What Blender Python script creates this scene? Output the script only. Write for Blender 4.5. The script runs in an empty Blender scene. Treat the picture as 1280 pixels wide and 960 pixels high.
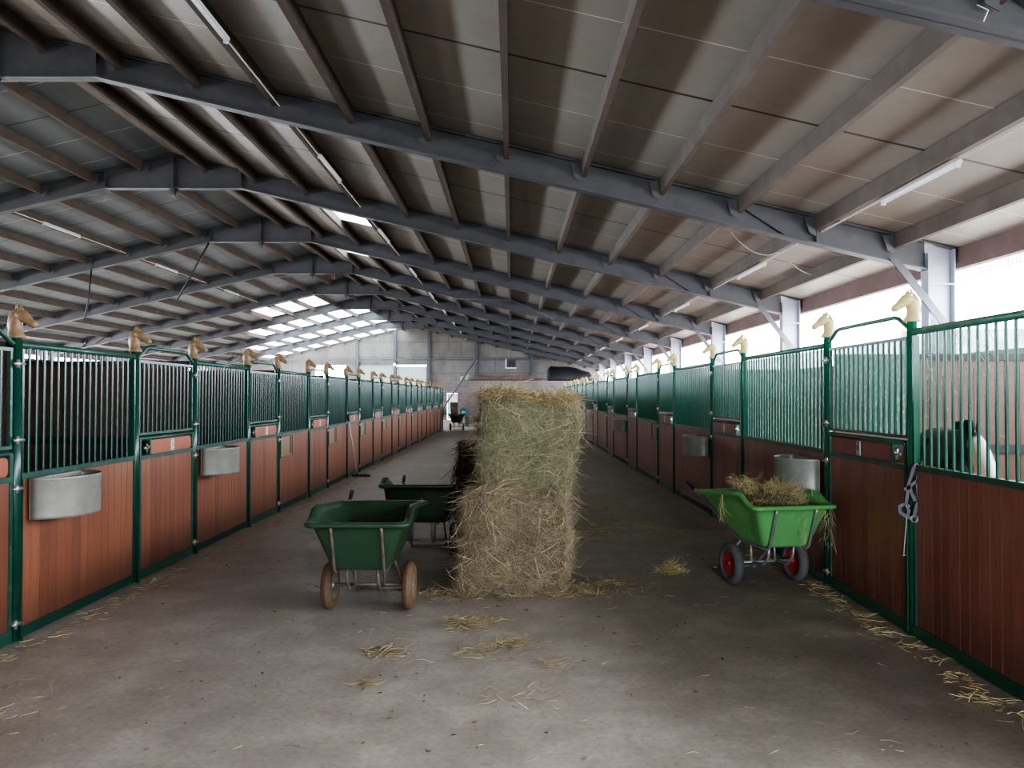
import bpy, math, random
import numpy as np
from mathutils import Vector, Matrix, noise
random.seed(7)
rng = np.random.default_rng(7)
C = bpy.context.scene.collection
PI = math.pi
ORD = ['first','second','third','fourth','fifth','sixth','seventh','eighth','ninth','tenth','eleventh','twelfth',
       'thirteenth','fourteenth','fifteenth','sixteenth','seventeenth','eighteenth','nineteenth','twentieth',
       'twenty-first','twenty-second','twenty-third','twenty-fourth','twenty-fifth','twenty-sixth']

# ------------------------------------------------------------------ measures
XL, XR = -3.55, 2.94            # faces of the two stall rows
XWR, XWL = 6.35, -20.95         # side walls
XRIDGE = -7.3
BAY = 5.7
FR = [(-0.13 + n) * BAY for n in range(0, 11)]      # roof frames: -0.74, 4.96, 10.66 ... 56.26
Y0, Y1 = -6.44, 56.26
def zroof(x): return 6.98 - 0.233 * abs(x - XRIDGE)
PURL = [-0.08 + 1.09 * k for k in range(-6, 6)]
PURL_ALL = PURL + [2 * XRIDGE - x for x in PURL]

# ------------------------------------------------------------------ materials
def lin(h):
    h = h.lstrip('#'); r = []
    for i in (0, 2, 4):
        c = int(h[i:i+2], 16) / 255
        r.append(c / 12.92 if c <= .04045 else ((c + .055) / 1.055) ** 2.4)
    return (*r, 1)
def nt(name):
    m = bpy.data.materials.new(name); m.use_nodes = True
    t = m.node_tree; b = t.nodes['Principled BSDF']
    return m, t, b
def N(t, kind, **kw):
    n = t.nodes.new(kind)
    for k, v in kw.items():
        if k in n.inputs: n.inputs[k].default_value = v
        else: setattr(n, k, v)
    return n
def mix(t, fac, a, b, blend='MIX'):
    n = t.nodes.new('ShaderNodeMix'); n.data_type = 'RGBA'; n.blend_type = blend
    for s, v in ((n.inputs[0], fac), (n.inputs[6], a), (n.inputs[7], b)):
        if isinstance(v, bpy.types.NodeSocket): t.links.new(v, s)
        else: s.default_value = v
    return n.outputs[2]
def ramp(t, fac, stops):
    n = t.nodes.new('ShaderNodeValToRGB'); e = n.color_ramp.elements
    e[0].position, e[0].color = stops[0]; e[1].position, e[1].color = stops[-1]
    for p, c in stops[1:-1]:
        x = e.new(p); x.color = c
    t.links.new(fac, n.inputs[0]); return n.outputs[0]
def g(v): return (v, v, v, 1)
def coords(t, scale=(1, 1, 1)):
    tc = t.nodes.new('ShaderNodeTexCoord'); mp = t.nodes.new('ShaderNodeMapping')
    mp.inputs['Scale'].default_value = scale
    t.links.new(tc.outputs['Object'], mp.inputs[0]); return mp.outputs[0]
def tex(t, vec, scale, detail=4, rough=.6):
    n = N(t, 'ShaderNodeTexNoise', Scale=scale, Detail=detail, Roughness=rough); t.links.new(vec, n.inputs['Vector'])
    return n.outputs[0]
def bump(t, b, h, s=.3, d=.01):
    n = N(t, 'ShaderNodeBump', Strength=s, Distance=d); t.links.new(h, n.inputs['Height']); t.links.new(n.outputs[0], b.inputs['Normal'])

def simple(name, col, rough=.5, metal=0, var=.25, vs=6, dust=None, spec=None):
    m, t, b = nt(name); v = coords(t); f = tex(t, v, vs, 5, .65)
    c = lin(col) if isinstance(col, str) else col
    d = tuple(x * (1 - var) for x in c[:3]) + (1,); u = tuple(min(1, x * (1 + var)) for x in c[:3]) + (1,)
    o = ramp(t, f, [(.3, d), (.7, u)])
    if dust:
        f2 = tex(t, v, vs * 3.1, 6, .7)
        o = mix(t, ramp(t, f2, [(dust[1], g(0)), (dust[1] + .2, g(1))]), o, lin(dust[0]))
    t.links.new(o, b.inputs['Base Color']); b.inputs['Roughness'].default_value = rough
    b.inputs['Metallic'].default_value = metal
    if spec is not None: b.inputs['Specular IOR Level'].default_value = spec
    return m

def wood_boards(name, cols, rough=.38):
    m, t, b = nt(name)
    geo = t.nodes.new('ShaderNodeNewGeometry'); oi = t.nodes.new('ShaderNodeObjectInfo')
    ad = N(t, 'ShaderNodeMath', operation='ADD'); t.links.new(geo.outputs['Random Per Island'], ad.inputs[0]); t.links.new(oi.outputs['Random'], ad.inputs[1])
    fr = N(t, 'ShaderNodeMath', operation='FRACT'); t.links.new(ad.outputs[0], fr.inputs[0])
    base = ramp(t, fr.outputs[0], [(0, lin(cols[0])), (.5, lin(cols[1])), (1, lin(cols[2]))])
    v = coords(t, (14, 14, 1.1)); gr = tex(t, v, 2.2, 6, .7)
    base = mix(t, ramp(t, gr, [(.35, g(.0)), (.7, g(.55))]), base, lin(cols[3]))
    v2 = coords(t, (1, 1, 1)); st = tex(t, v2, 2.3, 4, .6)
    base = mix(t, ramp(t, st, [(.45, g(0)), (.75, g(.35))]), base, lin(cols[4]))
    spk = tex(t, v2, 38, 3, .6)
    base = mix(t, ramp(t, spk, [(.70, g(0)), (.76, g(.5))]), base, lin('#b89c86'))
    # splash dirt low on the boards
    sx = t.nodes.new('ShaderNodeSeparateXYZ'); tc = t.nodes.new('ShaderNodeTexCoord'); t.links.new(tc.outputs['Object'], sx.inputs[0])
    mr = N(t, 'ShaderNodeMapRange'); mr.inputs['From Min'].default_value = .05; mr.inputs['From Max'].default_value = .45
    mr.inputs['To Min'].default_value = .55; mr.inputs['To Max'].default_value = 0
    t.links.new(sx.outputs['Z'], mr.inputs['Value'])
    base = mix(t, mr.outputs[0], base, lin('#3a2820'))
    t.links.new(base, b.inputs['Base Color']); b.inputs['Roughness'].default_value = rough
    bump(t, b, gr, .15, .004)
    return m

M = {}
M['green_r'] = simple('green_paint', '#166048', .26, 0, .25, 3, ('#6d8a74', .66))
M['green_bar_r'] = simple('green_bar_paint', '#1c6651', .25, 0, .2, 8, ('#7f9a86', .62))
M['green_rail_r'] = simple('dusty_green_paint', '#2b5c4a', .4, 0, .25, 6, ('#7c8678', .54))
M['green_l'] = simple('shaded_green_paint', '#0d3d30', .24, 0, .25, 3, ('#4a6a5a', .68))  # left row: the same greens darkened, shade put into the colour
M['green_bar_l'] = simple('shaded_green_bar_paint', '#0e4034', .22, 0, .2, 8, ('#4f6c60', .66))
M['green_rail_l'] = simple('dusty_shaded_green_paint', '#1b4638', .35, 0, .25, 6, ('#5f7468', .56))
M['wood_l'] = wood_boards('stall_boards_shaded', ['#8c543e', '#9a6147', '#7a4837', '#643b2d', '#835848'])  # left copy of the boards, toned darker for this row's shade
M['wood_r'] = wood_boards('stall_boards_lit', ['#a8685a', '#b27264', '#985a4c', '#7e4a3e', '#b08678'])  # same boards on the right, light put into the brighter colour
M['wood_in'] = wood_boards('partition_boards', ['#643a30', '#724539', '#553128', '#40261f', '#7c584b'], .6)
M['name_wood'] = wood_boards('name_board_wood', ['#a4553a', '#a85a3e', '#9c5037', '#7c3c28', '#8e5440'])
M['hatch_wood'] = wood_boards('hatch_wood', ['#9a7a5c', '#8c6f54', '#a08468', '#7a5f48', '#907860'])
M['joint_l'] = simple('dark_board_joint', '#4a2a1c', .8, 0, .3, 6)
M['joint_r'] = simple('lit_board_edge', '#a87a60', .7, 0, .45, 5)  # pale colour paints the light caught on the board edges
M['chrome'] = simple('dull_zinc', '#b9b9b4', .35, .8, .3, 30)
M['galv'] = simple('galvanised_sheet', '#a9aaa2', .45, .35, .18, 7, ('#77705f', .62))
M['galv_dark'] = simple('galvanised_sheet_dusty', '#8f8c84', .5, .3, .2, 7, ('#6b6152', .58))
M['feed'] = simple('trough_feed', '#5a4636', .9, 0, .4, 60)
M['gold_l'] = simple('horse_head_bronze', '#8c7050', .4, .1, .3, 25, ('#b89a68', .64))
M['gold_r'] = simple('horse_head_glare', '#c2b074', .45, 0, .15, 25, ('#b8a05c', .62))  # right heads paled in the colour to stand for backlit glare
M['steel'] = simple('grey_painted_steel', '#505155', .55, .1, .25, 1.2, ('#5a5550', .58))
M['steel_lt'] = simple('column_steel', '#a3a9b6', .5, .1, .12, 1.5)
M['purlin'] = simple('dusty_timber', '#554a42', .8, 0, .25, 2.5, ('#74665c', .64))
M['white'] = simple('white_plastic', '#dfe3e4', .4, 0, .05)
M['plate'] = simple('white_plate', '#cfd2cc', .5, 0, .08, 30)
M['black'] = simple('black_rubber', '#1b1b1d', .6, 0, .3, 12)
M['mark'] = simple('dark_mark', '#15161a', .6, 0, .1)
M['tub1'] = simple('green_tub_plastic', '#2a452f', .4, 0, .18, 4, ('#53563c', .70))
M['tub2'] = simple('dark_green_tub', '#1a2a18', .45, 0, .2, 4, ('#3d4236', .68))
M['tub3'] = simple('bright_green_tub', '#6cb068', .35, 0, .1, 4, ('#8aa67c', .70))
M['tube'] = simple('zinc_tube', '#a4a6a8', .4, .5, .2, 14, ('#6a5a48', .64))
M['tube_rust'] = simple('rusty_tube', '#76695f', .55, .4, .3, 14, ('#5a3c28', .56))
M['tyre'] = simple('grey_tyre', '#5c5d5c', .8, 0, .25, 9)
M['tyre_y'] = simple('worn_yellow_tyre', '#66503a', .7, 0, .3, 9, ('#5a3a1e', .52))
M['red'] = simple('red_hub', '#b23a38', .45, 0, .2, 12, ('#6a5048', .62))
M['hub_g'] = simple('grey_hub', '#84807a', .5, .3, .25, 12)
M['halter'] = simple('grey_webbing', '#74717a', .8, 0, .2, 40)
M['rope'] = simple('white_cord', '#c9c3bb', .8, 0, .1, 40)
M['tarp'] = simple('black_tarpaulin', '#17191d', .55, 0, .4, 3)
M['teal'] = simple('teal_hose', '#0d6f78', .45, 0, .2, 10)
M['pink'] = simple('faded_hose', '#b08a88', .6, 0, .2, 10)
M['olive'] = simple('olive_bin', '#47523c', .6, 0, .2, 6)
M['plank'] = simple('old_plank', '#665248', .8, 0, .3, 4, ('#5a3f34', .6))
M['plank_red'] = simple('red_edged_plank', '#573734', .7, 0, .3, 4)
M['cable'] = simple('pale_cable', '#a9a39c', .6, 0, .1)
M['darkrod'] = simple('dark_rod', '#3c3e40', .5, .4, .2)
M['brush'] = simple('black_squeegee', '#202326', .6, 0, .3, 20)
M['palewood'] = simple('grey_shaft', '#c8bfc0', .5, 0, .1, 8)
M['redplastic'] = simple('red_plastic', '#6e3228', .5, 0, .1, 8)
M['beam'] = simple('eave_timber', '#6a5550', .8, 0, .2, 2.5, ('#8f6f68', .62))
M['tubelamp'] = simple('lamp_tube', '#f2f6f8', .25, 0, .02)
M['sill'] = simple('pale_plinth', '#c9bfb6', .8, 0, .12, 4)
M['hidden'] = simple('wall_rail_dark', '#2c2624', .7, 0, .3, 4)

# floor
m, t, b = nt('worn_concrete_floor'); v = coords(t)
f1 = tex(t, v, .35, 6, .6); f2 = tex(t, v, 2.2, 8, .7); f3 = tex(t, v, 26, 5, .7)
c = ramp(t, f1, [(.3, lin('#a1978d')), (.7, lin('#b8afa6'))])
c = mix(t, ramp(t, f2, [(.38, g(.55)), (.6, g(0))]), c, lin('#83786e'))
c = mix(t, ramp(t, f2, [(.55, g(0)), (.8, g(.5))]), c, lin('#c8bfb5'))
c = mix(t, ramp(t, f3, [(.3, g(.28)), (.55, g(0))]), c, lin('#43382f'))
vo = N(t, 'ShaderNodeTexVoronoi', Scale=7.0, feature='F1'); t.links.new(v, vo.inputs['Vector'])
c = mix(t, ramp(t, vo.outputs['Distance'], [(.03, g(.4)), (.07, g(0))]), c, lin('#332923'))
t.links.new(c, b.inputs['Base Color'])
t.links.new(ramp(t, f2, [(.3, g(.42)), (.7, g(.62))]), b.inputs['Roughness'])
b.inputs['Specular IOR Level'].default_value = .35
bump(t, b, f3, .35, .006); M['floor'] = m

# roof panel: off-white lining board with joints running up the slope
def roof_mat(name, c0, c1, c2):
    m, t, b = nt(name); v = coords(t)
    sx = t.nodes.new('ShaderNodeSeparateXYZ'); tc = t.nodes.new('ShaderNodeTexCoord'); t.links.new(tc.outputs['Object'], sx.inputs[0])
    def band(period, off, half):
        a = N(t, 'ShaderNodeMath', operation='ADD'); t.links.new(sx.outputs['Y'], a.inputs[0]); a.inputs[1].default_value = off + 1000 * period
        p = N(t, 'ShaderNodeMath', operation='PINGPONG'); t.links.new(a.outputs[0], p.inputs[0]); p.inputs[1].default_value = period / 2
        l = N(t, 'ShaderNodeMath', operation='LESS_THAN'); t.links.new(p.outputs[0], l.inputs[0]); l.inputs[1].default_value = half
        return l.outputs[0]
    f1 = tex(t, v, .5, 4, .6); f2 = tex(t, v, 5, 5, .7)
    c = ramp(t, f1, [(.3, lin(c0)), (.7, lin(c1))])
    c = mix(t, ramp(t, f2, [(.5, g(0)), (.85, g(.35))]), c, lin(c2))
    c = mix(t, band(BAY / 5, -(FR[0] + BAY / 2) , .007), c, lin('#dcd8d0'))
    c = mix(t, band(BAY, -(FR[0] + BAY / 2), .022), c, lin('#3a2f28'))
    t.links.new(c, b.inputs['Base Color']); b.inputs['Roughness'].default_value = .5
    return m
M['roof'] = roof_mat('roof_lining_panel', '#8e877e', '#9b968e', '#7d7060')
M['roof_l'] = roof_mat('roof_lining_panel_shaded', '#646b6e', '#6f7678', '#56544e')  # left slope: same lining, darkened and blued to carry its shade


# gable / wall concrete
def brick(name, c1, c2, mortar, w, h, ms=.012, stain='#4f4a46'):
    m, t, b = nt(name); tc = t.nodes.new('ShaderNodeTexCoord'); sp = t.nodes.new('ShaderNodeSeparateXYZ'); cb = t.nodes.new('ShaderNodeCombineXYZ')
    t.links.new(tc.outputs['Object'], sp.inputs[0])
    ad = N(t, 'ShaderNodeMath', operation='ADD'); t.links.new(sp.outputs['X'], ad.inputs[0]); t.links.new(sp.outputs['Y'], ad.inputs[1])
    t.links.new(ad.outputs[0], cb.inputs[0]); t.links.new(sp.outputs['Z'], cb.inputs[1])
    k = N(t, 'ShaderNodeTexBrick', Scale=1.0); t.links.new(cb.outputs[0], k.inputs['Vector'])
    k.inputs['Color1'].default_value = lin(c1); k.inputs['Color2'].default_value = lin(c2); k.inputs['Mortar'].default_value = lin(mortar)
    k.inputs['Brick Width'].default_value = w; k.inputs['Row Height'].default_value = h; k.inputs['Mortar Size'].default_value = ms
    f = tex(t, coords(t, (1, 1, .5)), .9, 7, .7)
    c = mix(t, ramp(t, f, [(.42, g(0)), (.7, g(.75))]), k.outputs[0], lin(stain))
    t.links.new(c, b.inputs['Base Color']); b.inputs['Roughness'].default_value = .85
    return m
M['concrete'] = brick('cast_concrete_panels', '#7d7974', '#716d69', '#4c4844', 5.0, 1.15, .02, '#4e4946')
M['block'] = brick('grey_blockwork', '#86807a', '#77716c', '#5b5651', .5, .22, .015, '#5a5450')
M['brick'] = brick('red_grey_blockwork', '#8a7f7b', '#7d726e', '#9a918b', .42, .2, .012, '#685450')

def hay_mat(name, cols):
    m, t, b = nt(name); geo = t.nodes.new('ShaderNodeNewGeometry')
    o = ramp(t, geo.outputs['Random Per Island'], [(i / (len(cols) - 1), lin(c)) for i, c in enumerate(cols)])
    f = tex(t, coords(t), 3.0, 4, .6)
    o = mix(t, ramp(t, f, [(.45, g(0)), (.75, g(.5))]), o, lin(cols[0]))
    t.links.new(o, b.inputs['Base Color']); b.inputs['Roughness'].default_value = .75
    b.inputs['Specular IOR Level'].default_value = .25
    return m
M['hay_low'] = hay_mat('hay_brown', ['#7a6b56', '#93826a', '#aa997c', '#c4b595', '#998870', '#d2c3a4'])
M['hay_top'] = hay_mat('hay_green', ['#847c60', '#9a9276', '#b3aa88', '#a0a280', '#cabf9c', '#a9ac8e'])
M['hay_gold'] = hay_mat('hay_gold', ['#8c7350', '#a68c60', '#bea676', '#cfbd92', '#ab9268'])
M['hay_red'] = hay_mat('hay_reddish', ['#3c211a', '#553024', '#74473a', '#8a6a52', '#4b2a20'])
M['hay_pale'] = hay_mat('straw_pale', ['#a08d5f', '#bfae7e', '#d9cb9b', '#c9bb88', '#e0d4aa'])
M['hay_floor'] = hay_mat('straw_on_floor', ['#7a6c54', '#988868', '#b5a684', '#a69674', '#c8bb98'])
M['core_low'] = simple('bale_core_brown', '#5c4e3c', .95, 0, .4, 30)
M['core_top'] = simple('bale_core_green', '#686148', .95, 0, .4, 30)
M['core_red'] = simple('bale_core_red', '#2c1812', .95, 0, .4, 30)

# translucent rooflight sheet, corrugated translucent wall sheet
def translucent(name, col, tint=.6):
    m = bpy.data.materials.new(name); m.use_nodes = True; t = m.node_tree; t.nodes.clear()
    o = t.nodes.new('ShaderNodeOutputMaterial'); a = N(t, 'ShaderNodeBsdfTranslucent'); d = N(t, 'ShaderNodeBsdfDiffuse')
    a.inputs[0].default_value = lin(col); d.inputs[0].default_value = lin(col)
    x = N(t, 'ShaderNodeMixShader'); x.inputs[0].default_value = tint
    t.links.new(d.outputs[0], x.inputs[1]); t.links.new(a.outputs[0], x.inputs[2]); t.links.new(x.outputs[0], o.inputs[0])
    return m
M['rooflight'] = translucent('grp_rooflight_sheet', '#9a9ea0', .5)
M['rooflight_dim'] = translucent('dirty_rooflight_sheet', '#84847c', .35)
M['corr'] = translucent('corrugated_green_white_sheet', '#7d8a80', .10)

# ------------------------------------------------------------------ mesh helpers
class MB:
    def __init__(s): s.v = []; s.f = []; s.sm = []
    def add(s, vs, fs, smooth=False):
        o = len(s.v); s.v += [tuple(p) for p in vs]; s.f += [tuple(i + o for i in f) for f in fs]; s.sm += [smooth] * len(fs); return s
    def box(s, x0, x1, y0, y1, z0, z1):
        return s.add([(x0,y0,z0),(x1,y0,z0),(x1,y1,z0),(x0,y1,z0),(x0,y0,z1),(x1,y0,z1),(x1,y1,z1),(x0,y1,z1)],
                     [(0,3,2,1),(4,5,6,7),(0,1,5,4),(1,2,6,5),(2,3,7,6),(3,0,4,7)])
    def prism(s, poly, axis, a, b):      # poly in the two other axes
        n = len(poly)
        def P(u, w, h):
            return {'x': (h, u, w), 'y': (u, h, w), 'z': (u, w, h)}[axis]
        vs = [P(u, w, a) for u, w in poly] + [P(u, w, b) for u, w in poly]
        fs = [tuple(range(n))[::-1], tuple(range(n, 2 * n))] + [(i, (i + 1) % n, n + (i + 1) % n, n + i) for i in range(n)]
        return s.add(vs, fs)
    def loft(s, rings, cap0=True, cap1=True, smooth=True, closed=True):
        n = len(rings[0]); vs = [p for r in rings for p in r]; fs = []
        for k in range(len(rings) - 1):
            for i in range(n if closed else n - 1):
                j = (i + 1) % n; fs.append((k*n+i, k*n+j, (k+1)*n+j, (k+1)*n+i))
        if cap0: fs.append(tuple(range(n))[::-1])
        if cap1: fs.append(tuple((len(rings)-1)*n + i for i in range(n)))
        return s.add(vs, fs, smooth)
    def tube(s, pts, r, n=8, caps=True):
        pts = [Vector(p) for p in pts]; rs = r if isinstance(r, (list, tuple)) else [r] * len(pts); rings = []
        up = None
        for i, p in enumerate(pts):
            d = (pts[min(i+1, len(pts)-1)] - pts[max(i-1, 0)]).normalized()
            if up is None: up = Vector((0,0,1)) if abs(d.z) < .9 else Vector((1,0,0))
            a = d.cross(up).normalized(); bb = a.cross(d).normalized(); up = bb
            rings.append([p + a * math.cos(2*PI*k/n) * rs[i] + bb * math.sin(2*PI*k/n) * rs[i] for k in range(n)])
        return s.loft(rings, caps, caps)
    def strap(s, pts, w, th, side):       # flat webbing
        pts = [Vector(p) for p in pts]; rings = []
        for i, p in enumerate(pts):
            d = (pts[min(i+1, len(pts)-1)] - pts[max(i-1, 0)]).normalized()
            a = Vector(side).cross(d).normalized() * w / 2; bb = Vector(side).normalized() * th / 2
            rings.append([p - a - bb, p + a - bb, p + a + bb, p - a + bb])
        return s.loft(rings, smooth=False)
    def revolve(s, prof, center, axis, n=20, closed=True):      # prof: (radius, along)
        c = Vector(center); ax = Vector(axis).normalized(); u = ax.orthogonal().normalized(); w = ax.cross(u)
        rings = [[c + ax * a + (u * math.cos(2*PI*k/n) + w * math.sin(2*PI*k/n)) * r for k in range(n)] for r, a in prof]
        if closed: rings.append(rings[0])
        return s.loft(rings, not closed, not closed)
    def mesh(s, name, mat):
        me = bpy.data.meshes.new(name); me.from_pydata(s.v, [], s.f)
        me.polygons.foreach_set('use_smooth', s.sm); me.materials.append(mat); me.update()
        return me
    def build(s, name, mat, parent=None, **k): return link(name, s.mesh(name, mat), parent, **k)

def link(name, data, parent=None, loc=None, rot=None):
    o = bpy.data.objects.new(name, data); C.objects.link(o)
    if parent is not None: o.parent = parent
    if loc is not None: o.location = loc
    if rot is not None: o.rotation_euler = rot
    return o
def tag(o, label, cat, group=None, kind=None):
    o['label'] = label; o['category'] = cat
    if group: o['group'] = group
    if kind: o['kind'] = kind
    return o
def empty(name, loc=(0,0,0), rz=0):
    o = bpy.data.objects.new(name, None); C.objects.link(o); o.location = loc; o.rotation_euler = (0,0,rz); return o
def struct(o): o['kind'] = 'structure'; return o
def kids(o): return [x for x in bpy.data.objects if x.parent == o]
TREE = {}
def dup(root):
    if root.name not in TREE:
        TREE[root.name] = [(c, kids(c)) for c in kids(root)]
    r = root.copy(); C.objects.link(r)
    for ch, gs in TREE[root.name]:
        c = ch.copy(); C.objects.link(c); c.parent = r
        for gch in gs:
            d = gch.copy(); C.objects.link(d); d.parent = c
    return r

# ------------------------------------------------------------------ camera
cam = bpy.data.cameras.new('camera'); co = bpy.data.objects.new('camera', cam); C.objects.link(co)
cam.sensor_width = 36; cam.lens = 950 / 1280 * 36; cam.clip_end = 300
co.location = (0, 0, 1.75); co.rotation_euler = (math.radians(90 + math.degrees(math.atan(15 / 950))), 0, 0)
bpy.context.scene.camera = co

# ------------------------------------------------------------------ setting
struct(MB().box(XWL - .15, XWR + .15, Y0 - .15, Y1 + .2, -.2, 0).build('floor', M['floor']))

# rooflight cells: (bay index, slope side, purlin cell range, half)
SKY = {}
for bay, cells in {7: range(2, 5), 8: range(1, 7), 9: range(1, 9), 10: range(1, 10)}.items():
    for cidx in cells: SKY[(bay, 'L', cidx)] = 1
for bay, cells in {4: [3], 5: [2], 6: [2]}.items():
    for cidx in cells: SKY[(bay, 'R', cidx)] = 1
ceils = {'R': MB(), 'L': MB()}; lightpanes = []
yb = [Y0] + FR
def cell(x0, x1, y0, y1, target):
    target.add([(x0, y0, zroof(x0)), (x0, y1, zroof(x0)), (x1, y1, zroof(x1)), (x1, y0, zroof(x1))], [(0, 1, 2, 3)])
for side in 'RL':
    ceil = ceils[side]; xs = [XRIDGE] + PURL + [XWR + .1]
    if side == 'L': xs = [2 * XRIDGE - x for x in xs]
    for i in range(len(yb) - 1):
        a, b_ = yb[i], yb[i + 1]; mid = (a + b_) / 2
        for k in range(len(xs) - 1):
            if (i, side, k) in SKY:
                lo, hi = (a + .4, mid + .3) if side == 'R' else (b_ - 3.2, b_ - .25)
                cell(xs[k], xs[k+1], a, lo, ceil); cell(xs[k], xs[k+1], hi, b_, ceil)
                s = MB(); cell(xs[k], xs[k+1], lo, hi, s); lightpanes.append((s, i, side, k))
            else: cell(xs[k], xs[k+1], a, b_, ceil)
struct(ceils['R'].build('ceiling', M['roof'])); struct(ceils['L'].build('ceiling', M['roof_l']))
wn = 1
for s, i, side, k in lightpanes:
    struct(s.build('window_%d' % wn, M['rooflight'] if side == 'R' or i > 7 else M['rooflight_dim'])); wn += 1

# purlins
tn = 1
for x in PURL_ALL:
    z = zroof(x); 
    struct(MB().box(x - .035, x + .035, Y0, Y1, z - .215, z - .005).build('trim_%d' % tn, M['purlin'])); tn += 1
# eave timbers over the windows and sills
for sx_, xw in ((1, XWR), (-1, XWL)):
    x0, x1 = sorted((xw, xw - sx_ * .12))
    struct(MB().box(x0, x1, Y0, Y1, 3.53, 3.83).build('trim_%d' % tn, M['beam'])); tn += 1
    struct(MB().box(x0, x1 , Y0, Y1, 2.27, 2.34).build('trim_%d' % tn, M['beam'])); tn += 1
# side walls: dwarf wall to the sill, open strip, band under the eaves, posts between
for nm, xw, s_ in (('wall_right', XWR, 1), ('wall_left', XWL, -1)):
    w = MB(); x0, x1 = sorted((xw, xw + s_ * .15))
    w.box(x0, x1, Y0, Y1, 0, 2.27); w.box(x0, x1, Y0, Y1, 3.66, 3.95)
    struct(w.build(nm, M['block']))
# thin netting left along the top edge of the window strips (right side)
nb = MB(); y = Y0
while y < 40:
    nb.box(XWR - .005, XWR, y, y + .012, 3.43, 3.53); y += .075
nb.box(XWR - .006, XWR, Y0, 40, 3.425, 3.437); nb.box(XWR - .006, XWR, Y0, 40, 3.475, 3.483)
tag(nb.build('cable_tray', M['darkrod']), 'thin wire ladder tray running under the right eave beam', 'cable tray')

# end gables
def gable(y0, y1, holes, name, mat, zmin=0):
    xs = sorted({XWL, XWR, XRIDGE} | {h[0] for h in holes} | {h[1] for h in holes}); w = MB()
    for a, b_ in zip(xs, xs[1:]):
        hs = sorted([(h[2], h[3]) for h in holes if h[0] <= a and h[1] >= b_]); z = zmin
        for lo, hi in hs:
            w.prism([(a, z), (b_, z), (b_, lo), (a, lo)], 'y', y0, y1); z = hi
        w.prism([(a, z), (b_, z), (b_, zroof(b_) + .02), (a, zroof(a) + .02)], 'y', y0, y1)
    return struct(w.build(name, mat))
gable(Y1, Y1 + .2, [(-14.6, -12.3, 2.6, 4.02), (-11.35, -8.75, 1.9, 4.05), (-8.55, -6.35, 1.9, 4.05), (-4.8, -4.0, 0, 1.95)], 'wall_back', M['concrete'], 0)
gable(Y0 - .15, Y0, [(.4, 3.4, 0, 2.7)], 'wall_front', M['concrete'])  # opening added out of view so daylight reaches the near floor
# lower blockwork skin of the back wall
w = MB(); w.box(-6.1, -4.8, Y1 - .06, Y1, 0, 2.8); w.box(-4.0, XWR, Y1 - .06, Y1, 0, 2.8); w.box(-4.8, -4.0, Y1 - .06, Y1, 1.95, 2.8)
w.box(XWL, -6.1, Y1 - .06, Y1, 0, 1.85)
struct(w.build('wall_block', M['block']))
# corrugated sheets in the gable
for i, (a, b_) in enumerate(((-11.35, -8.75), (-8.55, -6.35))):
    s = MB(); n = int((b_ - a) / .06); 
    top = [(a + (b_ - a) * k / n, Y1 + .1 + (.025 if k % 4 < 2 else -.025)) for k in range(n + 1)]
    s.add([(x, y, 1.9) for x, y in top] + [(x, y, 4.05 if i == 0 else 3.95) for x, y in top], [(k, k+1, n+2+k, n+1+k) for k in range(n)])
    struct(s.build('window_%d' % wn, M['corr'])); wn += 1
# gable steelwork
for x in (-11.45, -8.65, -6.15, -2.65, 1.5):
    s = MB(); ztop = zroof(x) - .1
    s.box(x - .09, x + .09, Y1 - .2, Y1 - .07, 0, ztop)
    struct(s.build('trim_%d' % tn, M['steel'])); tn += 1
s = MB().box(XWL, XWR, Y1 - .26, Y1 - .205, 4.36, 4.48)
struct(s.build('trim_%d' % tn, M['steel'])); tn += 1

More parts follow.
